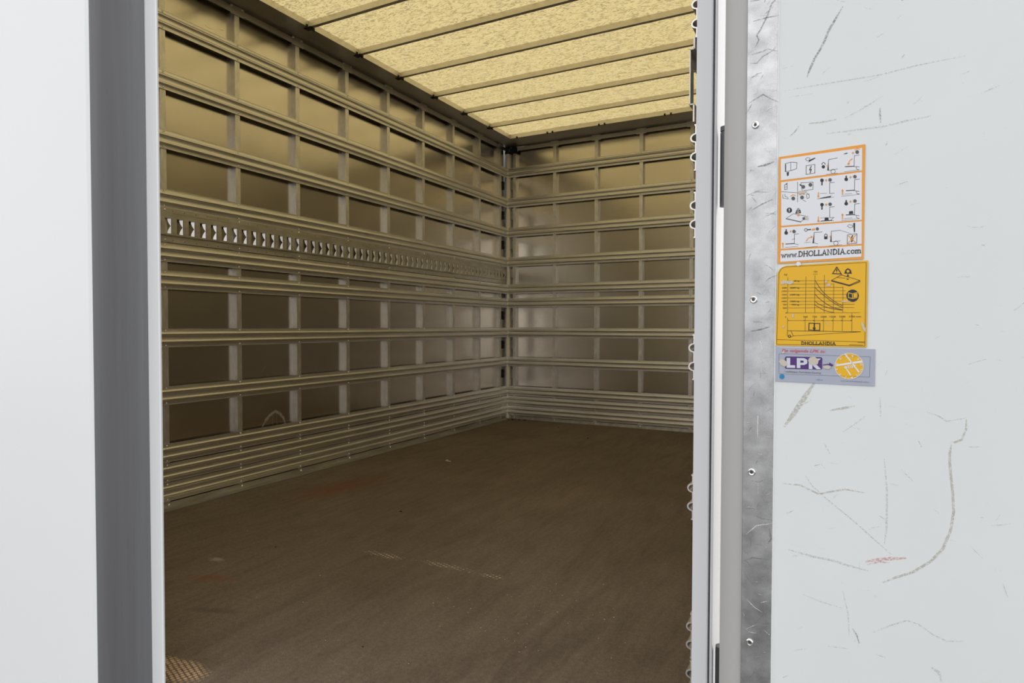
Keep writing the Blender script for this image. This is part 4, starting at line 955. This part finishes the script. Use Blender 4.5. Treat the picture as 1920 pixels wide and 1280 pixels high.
def mesh_flat(name, mb, mat, parent):
    me = bpy.data.meshes.new(name); me.from_pydata(mb.v, [], mb.f)
    for p in me.polygons: pass
    bm = bmesh.new(); bm.from_mesh(me)
    for f in bm.faces:
        f.normal_update()
        if f.normal.y > 0: f.normal_flip()
    bmesh.ops.triangulate(bm, faces=[f for f in bm.faces if len(f.verts) > 4]); bm.to_mesh(me); bm.free()
    me.materials.append(mat); return link(name, me, parent)
def text_part(name, rows, mat, parent, y):
    """rows: (words, x0, x1, baseline, height, slant, weight) in millimetres"""
    vs_, fs_ = [], []
    for (s, x0, x1, base, h, slant, wt, rot) in rows:
        cu = bpy.data.curves.new('t', 'FONT'); cu.body = s; cu.size = 1.0; cu.shear = slant; cu.offset = wt; cu.resolution_u = 2
        ob = bpy.data.objects.new('t', cu); COL.objects.link(ob)
        dg = bpy.context.evaluated_depsgraph_get(); me = bpy.data.meshes.new_from_object(ob.evaluated_get(dg))
        vv = [v.co.copy() for v in me.vertices]
        if vv:
            ax = min(v.x for v in vv); bx = max(v.x for v in vv); ch = .69
            n = len(vs_); cr, sr = math.cos(rot), math.sin(rot)
            for v in vv:
                X = (v.x - ax) / max(1e-6, bx - ax) * (x1 - x0); Z = v.y / ch * h
                vs_.append(((x0 + X * cr - Z * sr) / 1000, y, (-base + X * sr + Z * cr) / 1000))
            fs_ += [tuple(i + n for i in p.vertices) for p in me.polygons]
        bpy.data.objects.remove(ob, do_unlink=True); bpy.data.curves.remove(cu); bpy.data.meshes.remove(me)
    mb = MB(); mb.v = vs_; mb.f = fs_
    return mesh_flat(name, mb, mat, parent)
# slab-serif capitals and small letters drawn as strokes: lines, then serif centres (x, y)
def arc(cx, cy, rx, ry, a0, a1, n=8): return [(cx + rx * math.cos(math.radians(a0 + (a1 - a0) * i / n)), cy + ry * math.sin(math.radians(a0 + (a1 - a0) * i / n))) for i in range(n + 1)]
SLAB = {'D': (.78, [[(.16, .03), (.16, .97)], [(.05, .94), (.36, .94)] + arc(.36, .5, .34, .44, 90, -90) + [(.05, .06)]], []),
        'H': (.86, [[(.17, 0), (.17, 1)], [(.69, 0), (.69, 1)], [(.17, .52), (.69, .52)]], [(.17, 0), (.17, 1), (.69, 0), (.69, 1)]),
        'O': (.84, [arc(.42, .5, .35, .45, 0, 352, 20)], []), 'L': (.66, [[(.17, .97), (.17, .06)], [(.03, .06), (.58, .06), (.58, .28)]], [(.17, 1)]),
        'A': (.80, [[(.12, .02), (.40, .97), (.68, .02)], [(.22, .33), (.58, .33)]], [(.12, 0), (.68, 0)]), 'N': (.86, [[(.17, 0), (.17, .97), (.69, .03), (.69, 1)]], [(.17, 0), (.13, 1), (.69, 1)]),
        'I': (.36, [[(.18, 0), (.18, 1)]], [(.18, 0), (.18, 1)]), 'w': (.86, [[(.10, .64), (.27, .03), (.43, .58), (.59, .03), (.76, .64)]], [(.10, .64), (.76, .64)]),
        '.': (.26, [[(.07, .07), (.19, .07)]], []), 'c': (.58, [arc(.30, .33, .22, .29, 45, 315, 12)], []), 'o': (.62, [arc(.31, .33, .23, .29, 0, 350, 14)], []),
        'm': (.98, [[(.15, 0), (.15, .62)], [(.15, .45), (.24, .6), (.40, .6), (.48, .45), (.48, 0)], [(.48, .45), (.57, .6), (.73, .6), (.81, .45), (.81, 0)]], [(.15, 0), (.12, .62), (.48, 0), (.81, 0)])}
def slab_text(name, s, x0, x1, base, h, mat, parent, y, w=.12):
    tot = sum(SLAB[c][0] for c in s); sx = (x1 - x0) / tot; mb = MB(); x = x0
    for c in s:
        adv, strokes, serifs = SLAB[c]
        T = lambda p: ((x + p[0] * sx) / 1000, (-base + p[1] * h) / 1000)
        for st in strokes: ribbon(mb, [T(p) for p in st], w * h / 1000, y)
        for p in serifs: ribbon(mb, [T((p[0] - .13, p[1] + (.03 if p[1] < .3 else -.03))), T((p[0] + .13, p[1] + (.03 if p[1] < .3 else -.03)))], w * .75 * h / 1000, y)
        x += adv * sx
    return mesh_flat(name, mb, mat, parent)

# 1: instruction sticker with pictograms
s1 = sticker_root(.0384, .2038, 'white sticker with orange border and lift pictograms, above the yellow sticker')
mb = MB(); mb.box(0, .0917, -.0003, 0, -.1281, 0); mb.build('orange_border', INK['o'], s1)
draw(s1, S1, {'w': lambda k, i: 1 if i < 4 else 5, 'o': 3, 'k': 2, 'g': 2.5, 't': 6, 's': 7})
slab_text('lettering', 'www.DHOLLANDIA.com', 4.0, 89.6, 121.2, 6.4, INK['k'], s1, -.0008, .15)
# 2: yellow load chart
s2 = sticker_root(.0370, .0742, 'yellow sticker with a load chart, between the pictogram and the grey sticker')
draw(s2, S2, {'y': lambda k, i: 1 if i == 0 else 4, 'k': 3, 't': 6})
slab_text('lettering', 'DHOLLANDIA', 29.0, 66.3, 95.5, 3.6, INK['k'], s2, -.00085, .2)
rows = [('kg', 9, 12.8, 12.6, 1.9, .2, .0, 0), ('750', 41.6, 45.8, 10.9, 1.7, 0, 0, 0), ('mm', 41.6, 45.8, 13.4, 1.3, 0, 0, 0), ('0', 11.2, 12.2, 58.7, 1.6, 0, 0, 0)]
for t, y in (('2000', 28.6), ('1750', 32.6), ('1500', 36.7), ('1250', 40.8), ('1000', 44.8), ('500', 52.8)): rows.append((t, 6.7 if len(t) == 4 else 8, 12.4, y, 1.7, 0, .01, 0))
rows.append(('750', 8, 12.4, 48.8, 1.7, 0, .01, 0))
for t, y in (('2000 kg', 28.9), ('1500 kg', 37.0), ('1000 kg', 45.0), ('750 kg', 49.0)): rows.append((t, 16.2 if len(t) > 6 else 18, 26.4, y, 1.7, 0, .01, 0))
rows.append(('00 kg', 20.5, 26.4, 20.8, 1.7, 0, .01, 0))
for t, a, b in (('0', 10.8, 12, ), ('500', 31.1, 35.8), ('750', 41.2, 45.9), ('1000', 50.0, 56.2), ('1250', 59.6, 65.8), ('1500', 69.6, 75.8), ('1750 mm', 79.6, 91.6)): rows.append((t, a, b, 63.6, 1.8, 0, .01, 0))
text_part('numbers', rows, INK['k'], s2, -.00085)
# 3: inspection sticker
s3 = sticker_root(.0370, -.0250, 'grey inspection sticker with purple logo and round yellow date disc')
mb = MB(); mb.box(0, .1060, -.0003, 0, -.0413, 0); mb.build('grey_backing', INK['gv'], s3)
draw(s3, S3, {'b': 1, 'p': lambda k, i: 1 if i == 1 else 4, 'g2': 3, 'c': 1, 'y': 1, 'w': 2, 't': 6})
text_part('heading', [('De volgende LPK in:', 7.6, 55.6, 5.4, 3.4, .25, .015, 0)], INK['r'], s3, -.0008)
text_part('small_lettering', [('Laadkleppen Periodieke Keuring', 11.2, 51.0, 29.9, 2.0, 0, .012, 0), ('Kijk op', 46.8, 53.0, 37.7, 1.6, .2, 0, 0), ('voor het dichtstbijzijnde adres.', 72, 100.5, 37.7, 1.6, .2, 0, 0)], INK['b'], s3, -.0008)
dg_rows = [('2020', 87.4, 75.2, 18.4, -3.0, 0, .02, math.radians(8))]
for i, t in enumerate(('1', '2', '3', '4', '5', '6', '7', '8', '9', '10', '11', '12')):
    a = math.radians(90 + 15 - 30 * (i - 6)); cx = 80.3 + 11.6 * math.cos(a); cy = 19.9 - 11.6 * math.sin(a); w_ = 1.6 if len(t) == 1 else 2.6
    rot = a - math.pi / 2
    dg_rows.append((t, cx - w_ / 2 * math.cos(rot), cx - w_ / 2 * math.cos(rot) + w_, cy + w_ / 2 * math.sin(rot) + .9, 2.3, 0, .02, rot))
text_part('disc_numbers', dg_rows, INK['w'], s3, -.0009)

# ------------------------------------------------------------------ rub marks on the wall sheets
def wall_ribbon(name, mats, strokes):
    mb = MB()
    for pts, w in strokes: ribbon(mb, pts, w, 0, taper=True)
    mb.v = [(XL - SKIN + .0006, s, z) for s, _, z in mb.v]
    return mb.build(name, SCUFF[mats], wall_left)
wall_ribbon('chalk_mark', 'p', [([(2.2533, 0.2681), (2.2803, 0.3053), (2.3111, 0.3316), (2.3388, 0.3449), (2.3702, 0.3328), (2.3948, 0.3045), (2.4124, 0.2626)], .014), ([(2.3214, 0.3276), (2.3243, 0.2747)], .004), ([(2.3491, 0.3297), (2.3521, 0.2737)], .004)])
rnd = random.Random(21); st = []
for _ in range(90):
    k = rnd.randrange(2, 8); s = LEFT_POSTS[k] + rnd.uniform(.03, .35); z = rnd.uniform(.3, 1.25) if rnd.random() < .8 else rnd.uniform(1.25, 2.2)
    a = rnd.uniform(-.9, 1.2); l = rnd.uniform(.008, .05); b = rnd.uniform(-.6, .6)
    st.append(([(s + l * t * math.cos(a + b * t), z + l * t * math.sin(a + b * t)) for t in (-.5, -.17, .17, .5)], rnd.uniform(.0008, .0018)))
wall_ribbon('fine_scratches', 'p', st)['kind'] = 'stuff'

# ------------------------------------------------------------------ crumbs on the floor
random.seed(3)
mb = MB()
def crumb(x, y, r):
    pts = [(x + r * random.uniform(-1, 1), y + r * random.uniform(-1, 1), .0003 + r * random.uniform(0, .8)) for _ in range(5)]
    mb.add([(x - r, y - r * .4, .0002), (x + r, y - r * .3, .0002), (x + r * .2, y + r * .8, .0002), (x + r * random.uniform(-.3, .3), y, r * random.uniform(.4, .9))], [(0, 1, 3), (1, 2, 3), (2, 0, 3), (0, 2, 1)])
for _ in range(70): crumb(random.gauss(-.72, .16), random.gauss(1.55, .16), random.uniform(.0008, .0022))
for _ in range(60): crumb(random.uniform(-2.2, -.4), random.uniform(1.0, 3.6), random.uniform(.0008, .0025))
tag(mb.build('pale_grit', simple('grit', (.62, .56, .46), .9)), 'pale grit scattered on the brown floor', 'grit', kind='stuff')
mb = MB()
for x, y, r in ((-1.677, 2.16, .008), (-2.0, 4.55, .006), (-1.62, 4.2, .008), (-1.05, 1.2, .004), (-1.8, 1.6, .004)): crumb(x, y, r)
for _ in range(26): crumb(random.gauss(-2.48, .07), random.uniform(4.70, 4.78), random.uniform(.004, .011))
tag(mb.build('dark_litter', simple('litter', (.03, .024, .018), .9)), 'dark dry litter gathered in the far floor corner', 'litter', kind='stuff')
mb = MB(); crumb(-2.0713, 3.105, .014); crumb(-2.05, 3.10, .009)
tag(mb.build('plaster_chip', simple('chip', (.55, .47, .38), .9)), 'small pale chip lying alone on the brown floor', 'debris')
